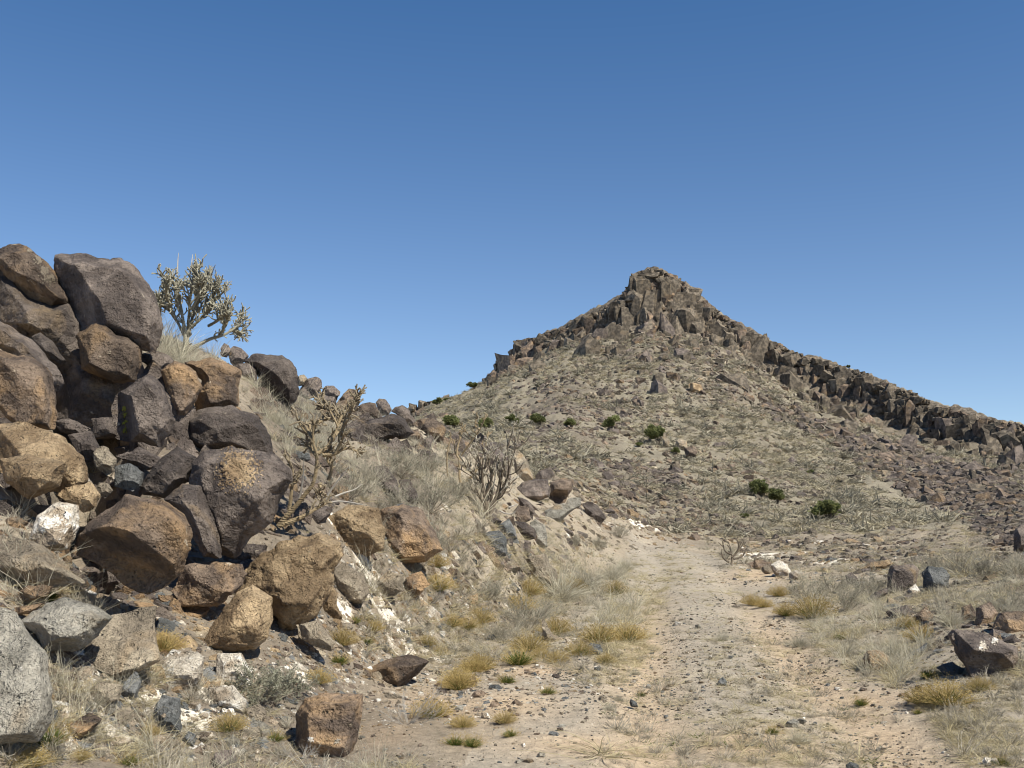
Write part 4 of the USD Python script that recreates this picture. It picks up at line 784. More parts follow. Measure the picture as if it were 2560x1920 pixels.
# --- hillside rocks: dense dark patches first, then scattered ones
rng = np.random.default_rng(5)
U, Sz, Tn, Wh = [], [], [], []
def patch(where, poly, n, lo, hi, tones, crop='P'):
    uv = in_px(pts_of(crop, poly) if isinstance(poly, str) else poly, int(n * DENS), rng); n = len(uv)
    U.append(uv); Wh.append(np.full(n, where)); px = GROW * np.clip(rng.lognormal(math.log(lo), .5, n), lo * .45, hi); Sz.append(px); Tn.append(rng.choice(tones, n))
DK = ['dark'] * 5 + ['brown'] * 3 + ['cliff'] * 2
MX = ['dark'] * 3 + ['brown'] * 4 + ['cliff'] * 4 + ['tan'] * 2
patch('in the dark talus below the right hand cliff', '1830,960 1950,975 2080,1000 2212,1060 2212,1190 2150,1170 2080,1130 2000,1080 1920,1050 1850,1010', 1700, 3.6, 11, DK)
patch('just under the cliff right of the peak', '1640,850 1760,900 1850,960 1900,1010 1780,960 1650,900', 160, 2.8, 7, DK)
patch('in the talus at the right edge', '2000,1000 2212,1040 2212,1110 2060,1060', 180, 4.5, 13, DK)
patch('in the dark patch left on the hill below the cliff', '1110,820 1280,800 1400,850 1390,900 1250,910 1100,890', 230, 2.8, 7, DK)
patch('in the dark band above the row of junipers', '1200,860 1420,880 1430,930 1280,950 1090,930', 170, 2.8, 7, DK)
patch('in the dark heap beyond the broken rocks', '1260,990 1400,1000 1500,1030 1510,1090 1400,1080 1290,1050', 230, 3.6, 9, DK)
patch('left of the dark heap at the hill foot', '1080,930 1270,960 1300,1020 1200,1040 1110,1000', 170, 3.4, 8.5, DK)
patch('under the peak', '1330,730 1500,740 1640,800 1700,880 1560,860 1400,800', 330, 2.5, 7, MX)
patch('at the very foot of the right hand cliff', '1640,860 1800,920 1940,975 2100,1010 2212,1020 2212,1080 2050,1050 1900,1010 1760,950 1640,890', 800, 4.2, 11, DK + ['cliff'] * 5)
patch('at the foot of the cliff under the peak', '1140,800 1260,735 1400,715 1520,725 1640,790 1640,830 1500,770 1380,750 1250,770', 230, 2.8, 7, MX + ['cliff'] * 3)
patch('beside the round dark juniper', '1500,960 1700,950 1900,1000 1800,1100 1560,1060', 240, 2.8, 7, MX)
patch('at the foot of the hill beyond the dead cactus', '1150,1010 1400,1060 1560,1120 1700,1170 1500,1170 1300,1110', 500, 3.0, 8, MX + ['tan', 'ochre'])
patch('along the hill foot beyond the track', '1600,1170 1900,1160 2212,1190 2212,1240 1900,1230 1600,1210', 900, 2.6, 8, MX + ['tan', 'ochre', 'ochre', 'white'])
patch('on the grassy slope', '900,900 1100,820 1400,740 1600,760 1900,950 2212,1100 2212,1190 1850,1170 1500,1150 1200,1060 1000,960', 4000, 1.8, 6.5, MX)
patch('high on the grassy slope', '1050,840 1110,790 1360,720 1620,770 1850,920 1500,900', 1300, 1.7, 5, MX)
U, Sz, Tn, Wh = np.vstack(U), np.concatenate(Sz), np.concatenate(Tn), np.concatenate(Wh)
pp, ok = px_ground(U[:, 0], U[:, 1])
stones(150, U, Sz / FPX * pp[:, 1], Tn, 'hillside_boulder', 'basalt boulder lying', 'boulder', 'basalt boulders strewn over the grassy slope',
       'scattered_rocks', 'countless dark basalt rocks scattered over the hillside below the cliff', 21, .2, .85, where=Wh)

DENS, GROW = 1.8, .95
# --- rubble of the near bank
rng = np.random.default_rng(6)
U, Sz, Tn, Wh = [], [], [], []
patch('in the big boulder stack at left', '0,700 330,700 560,880 620,1050 600,1200 300,1300 0,1080', 330, 17, 42, ['dark'] * 6 + ['rust'] * 3 + ['slate'])
patch('below the big boulder stack', '0,1080 200,1080 420,1280 560,1400 600,1480 300,1480 0,1330', 260, 12, 30, ['rust'] * 3 + ['tan'] * 4 + ['ochre'] * 3 + ['white'] * 2 + ['dark'])
patch('in the stony litter of the bank', '300,1300 640,1150 960,1150 1060,1300 1300,1420 1300,1500 1000,1560 640,1600 0,1659 0,1400', 2600, 4, 10, ['tan'] * 6 + ['white'] * 4 + ['brown'] * 3 + ['slate'] * 2 + ['ochre'] * 2)
patch('on the grassy slope beside the big stack', '560,850 700,900 760,1000 700,1130 620,1130 600,960', 130, 11, 30, ['dark'] * 5 + ['brown'] * 3 + ['slate'])
patch('near the lower left corner', '0,1400 350,1440 620,1420 640,1560 560,1640 0,1640', 420, 10, 28, ['tan'] * 4 + ['white'] * 5 + ['slate'] * 3 + ['brown'] * 2 + ['grey'] * 2)
patch('on the chalky bank left of the track', '640,1150 960,1090 1010,1280 1100,1400 960,1540 640,1500 600,1380', 480, 8, 24, ['tan'] * 4 + ['rust'] * 3 + ['white'] * 4 + ['ochre'] * 2 + ['slate'])
patch('on the brushy toe of the bank', '960,1150 1200,1180 1330,1280 1150,1370 980,1290', 260, 6, 18, ['tan'] * 3 + ['brown'] * 4 + ['slate'] * 2 + ['white'])
patch('along the left crest', '480,720 700,830 960,910 1100,980 1060,1030 700,950 560,880', 340, 19, 40, ['dark'] * 5 + ['brown'] * 3)
patch('among the broken rocks beside the dead cactus', '1010,1080 1260,1030 1330,1110 1250,1190 1120,1250 1040,1200', 150, 10, 24, ['dark'] * 4 + ['brown'] * 3 + ['tan'] * 2)
patch('on the bank at the far track bend', '1240,1080 1460,1130 1500,1180 1330,1200 1200,1200', 170, 5, 14, ['tan'] * 3 + ['ochre'] * 2 + ['white'] * 2 + ['brown'] * 3)
patch('in the far stone pile right of the track', '1560,1190 1900,1190 1900,1260 1560,1260', 200, 5, 15, ['tan'] * 3 + ['white'] * 3 + ['slate'] * 3 + ['ochre'])
patch('on the right bank', '1850,1200 2212,1170 2212,1470 2000,1400 1850,1270', 420, 9, 26, ['dark'] * 3 + ['brown'] * 4 + ['slate'] * 2 + ['tan'])
patch('along the sandy left edge of the track', '560,1400 1000,1300 1250,1340 1300,1480 1000,1560 650,1520', 330, 6, 15, ['white'] * 3 + ['slate'] * 3 + ['brown'] * 3 + ['tan'] * 3)
U, Sz, Tn, Wh = np.vstack(U), np.concatenate(Sz), np.concatenate(Tn), np.concatenate(Wh)
pp, ok = px_ground(U[:, 0], U[:, 1])
stones(150, U, Sz / FPX * pp[:, 1], Tn, 'rubble_stone', 'angular rubble stone', 'stone', 'rubble stones between the near boulders',
       'rubble', 'loose angular rubble lying between the boulders and along the bank', 23, .35, where=Wh)

# --- gravel: everywhere near, thickest along the track
rng = np.random.default_rng(8)
def sector(n, y0, y1, spread=.54, power=2.0):
    """Points spread over the ground in view, rather denser near."""
    y = (y0 ** (2 - power + 1e-9) + rng.uniform(0, 1, n) * (y1 ** (2 - power + 1e-9) - y0 ** (2 - power + 1e-9))) ** (1 / (2 - power + 1e-9)) if power != 2 else y0 * (y1 / y0) ** rng.uniform(0, 1, n)
    return np.stack([rng.uniform(-spread, spread, n) * y, y], 1)
q = sector(80000, 6.3, 44)
keep = meshkit.fbm(np.stack([q[:, 0] * .9, q[:, 1] * .5, 0 * q[:, 0]], -1), 4, 31) + rng.normal(0, .1, len(q)) > .45
q = q[keep]; z = ground_z(q[:, 0], q[:, 1])
s = np.clip(rng.lognormal(math.log(.0125), .6, len(q)), .006, .09) * (1 + .02 * q[:, 1])
tn = ['slate', 'brown', 'tan', 'grey', 'white']; w = np.array([.13, .12, .38, .23, .14])
protos = [(angular(4000 + 7 * k + j, 1, .6, 9), ROCK[t], False) for k, t in enumerate(tn) for j in range(3)]
idx = rng.choice(5, len(q), p=w) * 3 + rng.integers(0, 3, len(q))
instancer('gravel', protos, np.stack([q[:, 0], q[:, 1], z + s * .1], 1), rng.uniform(0, 6.28, len(q)), (s / 2)[:, None] * rng.uniform(.7, 1.3, (len(q), 3)), idx, 'loose gravel and pebbles lying on the track and the bare soil', 'gravel')

# ---------------------------------------------------------------- plants
def tuft(seed, n, length, width, spread, droop, k=4, zmin=.55, base=.04):
    """A bunch of narrow blades that rise from one crown and bow outward."""
    rng = np.random.default_rng(seed)
    d = rand_dir(rng, n, zmin, 1.0); d[:, :2] *= spread
    d /= np.linalg.norm(d, axis=1, keepdims=True)
    L = length * rng.uniform(.45, 1.1, n); t = np.linspace(0, 1, k)
    out = d.copy(); out[:, 2] = 0
    P = rng.normal(0, base, (n, 1, 3)) * [1, 1, 0] + d[:, None] * (L[:, None] * t)[..., None] + out[:, None] * (droop * L[:, None] * t ** 2)[..., None]
    P[:, :, 2] -= (droop * .55 * L[:, None] * t ** 2.2)
    P += np.cumsum(rng.normal(0, .025 * length, (n, k, 3)), 1) * (t[None, :, None] > 0)
    P[:, :, 2] = np.maximum(P[:, :, 2], -.02)
    side = np.cross(d, rand_dir(rng, n, -1, 1)); side /= np.linalg.norm(side, axis=1, keepdims=True) + 1e-9
    w = width * np.linspace(1, .25, k)[None] * rng.uniform(.7, 1.3, (n, 1))
    return ribbons(P, w, side)
def twigs(seed, height, n0=10, levels=3, kids=4, r0=.008, zmin=.25, wander=.12, leaf=0.0, leaf_n=0, sides=3):
    """A twiggy bush: stems that fork and fork again. Returns (wood, leaf quads or None)."""
    rng = np.random.default_rng(seed); k = 5; t = np.linspace(0, 1, k)
    d = rand_dir(rng, n0, zmin, 1.0); L = height * rng.uniform(.6, 1.05, n0)
    P = rng.normal(0, .03 * height, (n0, 1, 3)) * [1, 1, 0] + d[:, None] * (L[:, None] * t)[..., None]
    P += np.cumsum(rng.normal(0, wander * height / k, (n0, k, 3)), 1) * t[None, :, None]; P[..., 2] += .12 * height * t ** 2
    R = np.full((n0, k), r0) * np.linspace(1, .5, k); allp, allr = [P], [R]
    for lv in range(levels - 1):
        m = len(P) * kids; par = np.repeat(np.arange(len(P)), kids); w = rng.uniform(.25, 1, m) * (k - 1); i = np.minimum(w.astype(int), k - 2); f = (w - i)[:, None]
        start = P[par, i] * (1 - f) + P[par, i + 1] * f; dr = P[par, i + 1] - P[par, i]; dr /= np.linalg.norm(dr, axis=1, keepdims=True) + 1e-9
        dd = dr + rng.normal(0, .5, (m, 3)); dd[:, 2] += .2; dd /= np.linalg.norm(dd, axis=1, keepdims=True)
        L = height * (.42 if lv == 0 else .22) * rng.uniform(.5, 1.1, m)
        P = start[:, None] + dd[:, None] * (L[:, None] * t)[..., None] + np.cumsum(rng.normal(0, wander * .5 * height / k, (m, k, 3)), 1) * t[None, :, None]
        R = np.full((m, k), r0 * .55 ** (lv + 1)) * np.linspace(1, .6, k); allp.append(P); allr.append(R)
    V, F = join([tubes(p, r, sides) for p, r in zip(allp, allr)])
    V[:, 2] = np.maximum(V[:, 2], -.03)
    if not leaf: return (V, F), None
    tip = P[rng.integers(0, len(P), leaf_n), rng.integers(1, k, leaf_n)] + rng.normal(0, .01, (leaf_n, 3))
    return (V, F), leaves(rng, tip, leaf)
def leaves(rng, at, size, up=.3):
    n = len(at); a = rand_dir(rng, n, -.3, 1); b = np.cross(a, rand_dir(rng, n, -1, 1)); b /= np.linalg.norm(b, axis=1, keepdims=True) + 1e-9
    s = size * rng.uniform(.6, 1.3, (n, 1))
    V = np.stack([at, at + a * s * .5 + b * s * .28, at + a * s, at + a * s * .5 - b * s * .28], 1).reshape(-1, 3)
    return V, np.arange(n * 4).reshape(n, 4)
def on_ground(lst):
    uv = np.array([(a[0], a[1]) for a in lst], float); return px_ground(uv[:, 0], uv[:, 1])[0]

# --- snakeweed: green stems below, a dome of dry yellow heads above
def snakeweed(seed, green, dry):
    def build(p):
        rng = np.random.default_rng(seed)
        n = green; d = rand_dir(rng, n, .35, 1); L = rng.uniform(.22, .42, n); t = np.linspace(0, 1, 3)
        P = rng.normal(0, .05, (n, 1, 3)) * [1, 1, 0] + d[:, None] * (L[:, None] * t)[..., None] + np.cumsum(rng.normal(0, .02, (n, 3, 3)), 1) * t[None, :, None]
        s = np.cross(d, rand_dir(rng, n, -1, 1)); s /= np.linalg.norm(s, axis=1, keepdims=True) + 1e-9
        usdkit.mesh(stage, f'{p.GetPath()}/green_stems', ribbons(P, np.full((n, 3), .010), s), SNAKE_GREEN)
        n = dry; d = rand_dir(rng, n, .25, 1); L = rng.uniform(.75, 1.0, n) * (1 + .25 * (rng.uniform(0, 1, n) < .1)); t = np.linspace(.25, 1, 4)
        P = d[:, None] * (L[:, None] * t)[..., None] * [.62, .62, .62] + np.cumsum(rng.normal(0, .012, (n, 4, 3)), 1)
        s = np.cross(d, rand_dir(rng, n, -1, 1)); s /= np.linalg.norm(s, axis=1, keepdims=True) + 1e-9
        heads = P[:, -1][rng.integers(0, n, n * 4)] + rng.normal(0, .03, (n * 4, 3))
        usdkit.mesh(stage, f'{p.GetPath()}/dry_tops', join([ribbons(P, np.full((n, 4), .006), s), leaves(rng, heads, .03)]), SNAKE_TOP)
    return build
SW = [klass('snakeweed_full', snakeweed(1, 220, 420)), klass('snakeweed_green', snakeweed(2, 480, 130)), klass('snakeweed_dry', snakeweed(3, 60, 480))]
weeds = [  # picture column, foot row, height px, kind, what sets it apart
 (228,732,24,0,'yellow topped snakeweed with a green base left of the square block'),(432,716,26,0,'tall yellow topped snakeweed beside the dead stick bush'),
 (455,746,17,1,'left of two low green tufts on the bare sand'),(472,746,19,1,'right of two low green tufts on the bare sand'),(463,728,17,2,'yellow dry snakeweed just behind the two green tufts'),
 (338,660,18,1,'bright green tuft under the slanting pale slab'),(341,640,22,2,'yellow grassy clump at the end of the slanting pale slab'),(318,680,20,2,'yellow clump between sagebrush and slanting slab'),
 (355,622,12,1,'small green tuft at the top of the white chalky patch'),(367,643,11,1,'small dark green tuft below the white chalky patch'),(372,632,16,2,'dry yellow clump above the small dark green tuft'),
 (451,627,17,0,'left yellow snakeweed of a pair on the bank'),(467,630,17,0,'right yellow snakeweed of a pair on the bank'),(426,645,15,0,'yellow green clump on the stony bank'),(438,654,14,0,'small yellow green clump below the stony bank'),
 (458,688,22,0,'yellow clump at the foot of the stony bank'),(473,672,18,2,'dry yellow clump above the foot of the bank'),(436,564,18,2,'yellow clump below the two toned block'),(438,590,22,0,'yellow clump on the bank under a dry branch'),
 (480,624,20,2,'broad dry yellow clump among grey brush'),(520,612,22,2,'yellow dry clump left of the grey bush'),(528,597,22,2,'yellow dry clump under the half hidden tan boulder'),(573,592,18,2,'yellow dry clump under the big pale tussock'),
 (615,594,18,0,'yellow clump at the track bend edge'),(599,643,26,0,'round yellow dome with a vivid green base at the track edge'),(627,640,24,0,'yellow green clump by the track edge'),(556,634,22,2,'dry yellow clump beside the upright tan flake'),
 (519,664,26,1,'big vivid green tuft with dry heads in the middle of the bank'),(530,652,24,2,'dry yellow clump behind the big vivid green tuft'),(479,670,22,2,'wide dry yellow clump on the sandy bank'),(507,683,16,1,'green tuft with a dry top on the sand left of centre'),
 (459,686,24,2,'tall dry yellow clump left of the sand'),(579,656,20,0,'yellow clump left of the grey rock at the track'),(605,664,14,0,'yellow clump below the grey rock at the track'),(541,658,14,0,'small clump between two yellow ones at mid bank'),
 (558,662,16,2,'pale yellow clump among pebbles'),(548,694,14,1,'green grey tuft on the stony sand'),(510,736,14,1,'green tuft on the sand right of the twin tufts'),(505,724,16,2,'dry yellow clump above the green sand tuft'),(641,691,9,1,'small green tuft on the track rut'),
 (813,618,28,0,'yellow snakeweed right of the track under grey brush'),(786,616,18,0,'yellow clump at the right track edge'),(920,640,20,0,'round yellow clump below the dark grass rocks'),(907,628,16,0,'yellow clump under the left dark grass rock'),
 (946,706,34,0,'large straw yellow bush in front of the stained boulder'),(923,704,24,0,'yellow bush left of the large straw yellow bush'),(980,692,18,0,'small yellow bush under the stained boulder'),(861,702,14,1,'vivid green tuft alone on the right sand'),
 (772,734,14,1,'green tuft in the middle of the track'),(929,680,18,1,'green tuft left of the stained boulder'),(1001,765,16,1,'green tuft in the lower right corner'),(918,713,9,1,'low green tuft beside the right sand rut'),
 (752,603,14,2,'yellow grass clump at the far right track edge'),(764,606,12,2,'second yellow grass clump at the far right track edge'),(778,596,14,2,'yellow clump in front of the grey shrub'),(840,640,12,1,'small green tuft amid pale grass right of the track'),
 (30,762,26,0,'yellow topped green bush in the lower left corner'),(130,764,18,1,'green bush near the bottom left'),(80,758,14,2,'yellow tuft at the bottom left'),(47,581,22,1,'green yellow tuft on the left ledge'),(162,636,28,2,'yellow grass clump right of the pitted slab'),
 (46,745,34,1,'upright green grey weed before the pale corner slab'),(276,740,16,1,'green weed left of the square block'),(150,735,14,2,'yellow tuft near the grey upright stone'),
]
p = on_ground(weeds)
for w, q in zip(weeds, p):
    sc = w[2] / FPX * q[1] / .74
    copy(SW[w[3]], 'snakeweed', w[4], 'snakeweed', q - [0, 0, .01], 'snakeweed clumps', rz=(w[0] * 37) % 360, scale=(sc * 1.15, sc * 1.15, sc))

# --- bushes of bare twigs, sage and dry grass tussocks
def bush(seed, h, **kw):
    def build(p):
        wood, lv = twigs(seed, h, **kw); k = 1.0 / wood[0][:, 2].max(); wood = (wood[0] * k, wood[1]); lv = None if lv is None else (lv[0] * k, lv[1])
        usdkit.mesh(stage, f'{p.GetPath()}/twigs', wood, kw_mat[0])
        if lv is not None: usdkit.mesh(stage, f'{p.GetPath()}/leaves', lv, kw_mat[1])
    return build
kw_mat = (GREY_TWIG, SAGE)
GB = [klass(f'grey_bush_{k}', bush(40 + k, 1.0, n0=26, levels=3, kids=6, r0=.010, zmin=.2, leaf=.04, leaf_n=1500)) for k in range(3)]
SB = [klass(f'sagebrush_{k}', bush(50 + k, 1.0, n0=22, levels=3, kids=6, r0=.014, zmin=.2, leaf=.06, leaf_n=4200)) for k in range(2)]
kw_mat = (DEAD_WOOD, SAGE)
DB = [klass('stick_bush', bush(60, 1.0, n0=12, levels=3, kids=5, r0=.011, zmin=.1))]
def tussock_build(p):
    V, F = join([tuft(70, 420, .85, .014, 1.0, .35, 5, .45, .10), tuft(71, 130, 1.15, .010, .6, .12, 5, .6, .08)])
    usdkit.mesh(stage, f'{p.GetPath()}/blades', (V / V[:, 2].max(), F), PALE_STRAW)
TU = klass('grass_tussock_shape', tussock_build)
bushes = [
 (531,625,44,GB,'grey twiggy bush in the middle of the bank','bush'),(500,640,26,GB,'low grey bush on the bank right of the yellow pair','bush'),(487,600,30,GB,'grey bush under the broken rocks by the toe of the bank','bush'),
 (345,500,42,GB,'grey brush behind the leaning dark slab','bush'),(372,490,34,GB,'pale brush between crest boulders and leaning slab','bush'),(402,480,38,GB,'tall olive brush below the broad crest boulder','bush'),(425,475,38,GB,'olive brush below the end boulder of the crest row','bush'),
 (395,515,44,GB,'grey brush right of the two leaning slabs','bush'),(430,515,46,GB,'large grey bush left of the dead cactus stem','bush'),(456,500,30,GB,'grey bush behind the left dead cactus stem','bush'),(436,552,30,GB,'grey dry brush in front of the dead cactus','bush'),(415,545,40,GB,'grey dry brush right of the two toned block','bush'),(462,560,14,GB,'low grey brush at the dead cactus root','bush'),(367,530,36,GB,'grey brush wrapped around the foot of the leaning slabs','bush'),
 (262,700,50,SB,'grey green sagebrush with gnarled dark stems left of the slanting slab','sagebrush'),(285,690,44,SB,'bare gnarled sagebrush right of its green neighbour','sagebrush'),
 (408,722,52,DB,'leafless pale stick bush at the edge of the sand','stick bush'),(300,760,40,DB,'dry twigs beside the square block','stick bush'),(115,590,36,DB,'bleached dead twigs before the shadowed hollow','stick bush'),(430,600,40,DB,'dry stick bush below the two toned block','stick bush'),
 (810,602,34,GB,'rounded grey shrub right of the far track','bush'),(832,592,28,GB,'grey shrub before the far stone pile','bush'),(847,612,36,GB,'grey shrub with dry grass left of the dark faced boulder','bush'),(868,596,32,GB,'grey shrub hiding the foot of the dark faced boulder','bush'),
 (1004,612,38,GB,'large grey twiggy bush at the right edge','bush'),(960,575,34,GB,'pale green grey bush behind the grey rounded boulder','bush'),(985,580,28,GB,'grey bush under the right hand crag','bush'),(1018,575,30,GB,'grey bush at the right frame edge below the crag','bush'),(935,572,26,GB,'small grey bush behind the dark faced boulder','bush'),
 (726,560,18,GB,'grey shrub under the small far cactus','bush'),(761,530,14,GB,'little grey shrub at the foot of the right slope','bush'),(620,540,20,GB,'grey shrub on the bank at the track bend','bush'),(598,548,20,GB,'dark grey shrub left of the track bend','bush'),(573,545,18,GB,'grey shrub right of the broken rocks','bush'),
 (560,600,56,[TU],'big pale dry grass tussock spilling over the bank','grass tussock'),(585,590,40,[TU],'pale dry tussock right of the big one','grass tussock'),(612,580,30,[TU],'straw tussock at the inner track bend','grass tussock'),(625,570,24,[TU],'small straw tussock on the bank at the bend','grass tussock'),
 (950,625,34,[TU],'large pale tussock left of the knobby brown rock','grass tussock'),(1015,570,28,[TU],'orange straw tussock at the right edge','grass tussock'),(896,655,30,[TU],'dry tussock above the two toned boulder at right','grass tussock'),(799,645,24,[TU],'straw tussock at the right side of the track','grass tussock'),
 (634,670,14,[TU],'pale tussock on the left track edge','grass tussock'),(619,699,14,[TU],'low mound of dry grass on the sand','grass tussock'),(609,709,15,[TU],'rounded mound of straw left of the track rut','grass tussock'),(798,742,26,[TU],'thin dry tussock near the bottom of the right rut','grass tussock'),(723,640,16,[TU],'straw tuft on the crown of the track','grass tussock'),
 (60,680,20,[TU],'dry grass before the pale corner slab','grass tussock'),(40,535,30,[TU],'dry grass clump on the left ledge','grass tussock'),(162,355,36,[TU],'straw tussock left of the tall cactus','grass tussock'),(10,258,30,[TU],'dry brush on top of the stack at the left edge','grass tussock'),
 (290,440,30,[TU],'tall straw tussock on the slope below the crest dome','grass tussock'),(315,455,40,[TU],'straw tussock lower on the slope below the crest dome','grass tussock'),(275,425,26,[TU],'straw tussock right of the ochre faced block','grass tussock'),(330,432,24,[TU],'straw tussock behind the toppled cactus','grass tussock'),
]
p = on_ground(bushes)
for i, (w, q) in enumerate(zip(bushes, p)):
    sc = w[2] / FPX * q[1] * .95
    nm = {'bush': 'grey_bush', 'sagebrush': 'sagebrush', 'stick bush': 'stick_bush', 'grass tussock': 'grass_tussock'}[w[5]]
    copy(w[3][i % len(w[3])], nm, w[4], w[5], q - [0, 0, .02], {'bush': 'grey bushes', 'grass tussock': 'dry grass tussocks'}.get(w[5]), rz=(i * 67) % 360, scale=sc)

# --- junipers: trunk and a crown of leaf sprays
def juniper(seed, w, h, mat, dens=1.0, lobes=9):
    def build(p):
        rng = np.random.default_rng(seed)
        c = rand_dir(rng, lobes, -.1, 1) * rng.uniform(.2, 1.0, (lobes, 1)) * [w, w, h * .8] * .8; c[:, 2] += h * .45
        r = rng.uniform(.14, .40, lobes) * (w + h) / 2 * .75
        parts = []
        for ci, ri in zip(c, r):
            n = int(300 * dens); d = rand_dir(rng, n, -.7, 1); at = ci + d * ri * rng.uniform(.55, 1.05, (n, 1)) * [1, 1, 1.1]
            at = at[at[:, 2] > .03]; v, f = leaves(rng, at, .16 * (w + h) / 2); parts.append((v, f))
        V, F = join(parts); V = V / [np.ptp(V[:, 0]), np.ptp(V[:, 1]), V[:, 2].max()]
        usdkit.mesh(stage, f'{p.GetPath()}/crown', (V, F), mat)
        k = 5; n = 6; t = np.linspace(0, 1, k); d = rand_dir(rng, n, .5, 1)
        P = d[:, None] * (.7 * t[None])[..., None] * [[.35, .35, 1]]
        usdkit.mesh(stage, f'{p.GetPath()}/trunk', tubes(P, np.linspace(.05, .012, k)[None] * np.ones((n, 1)), 5), BARK)
    return build
JU = [klass('juniper_round', juniper(81, .55, 1.0, JUNIPER)), klass('juniper_light', juniper(82, .6, .9, JUNIPER_LIGHT)), klass('juniper_wide', juniper(83, .75, .8, JUNIPER_LIGHT, 1.2, 11)), klass('juniper_upright', juniper(84, .5, 1.05, JUNIPER, 1.1)), klass('juniper_ragged', juniper(87, .6, 1.0, JUNIPER_LIGHT, .8, 7))]
junipers = [  # picture column, foot row, height px, width px, shape, label
 (658,441,24,23,0,'dark round juniper by a pointed boulder on the lower slope'),(611,432,18,20,4,'rounded juniper left of the dark round one'),(571,428,11,15,1,'small pale green juniper in the middle of the row'),
 (539,427,17,16,3,'light green upright juniper in the row left of centre'),(513,429,13,15,4,'brownish green juniper in the row'),(486,433,16,17,1,'green juniper second from the left in the row'),(454,430,17,22,1,'bright green juniper at the left end of the row beside the crest boulder'),
 (757,497,22,25,2,'broad olive shrub juniper above the pair on the right slope'),(777,505,21,20,3,'dark green juniper overlapping the broad olive one'),(829,519,23,36,2,'wide olive green bush juniper alone on the right slope'),
 (810,474,7,9,0,'tiny dark green juniper on the right slope'),(676,450,9,10,1,'small green shrub at the foot of a tan boulder'),(638,446,6,9,1,'tiny green shrub below the dark round juniper'),
 (474,389,9,13,0,'small juniper standing on the skyline left of the cliff'),(437,405,11,12,3,'dark juniper on the far left skyline'),(447,402,6,14,0,'low juniper on the far left skyline'),(430,406,7,8,3,'smallest juniper on the far left skyline'),
 (849,362,5,5,0,'little juniper on the right hand cliff rim'),(745,520,6,10,1,'low shrub below the olive shrub juniper'),(205,336,12,20,1,'green bush glimpsed behind the tall cactus'),(560,268,0,0,0,''),
]
junipers = [j for j in junipers if j[2]]
p = on_ground(junipers)
for i, (j, q) in enumerate(zip(junipers, p)):
    if i == 17: q = np.array([(849 - 512) / FPX * 131, 131, EYE + (HORIZON - 369) / FPX * 131])
    sc = j[2] / FPX * q[1]; wd = j[3] / FPX * q[1]
    copy(JU[j[4]], 'juniper', j[5], 'juniper', q - [0, 0, .05 * sc], 'junipers on the hillside', rz=(i * 83) % 360, scale=(wd, wd, sc * .98))

CHOLLA_TAN = leaf_mat('cholla_tan', (0.235, 0.18, 0.115), (0.38, 0.305, 0.205), 0.05, scale=14)
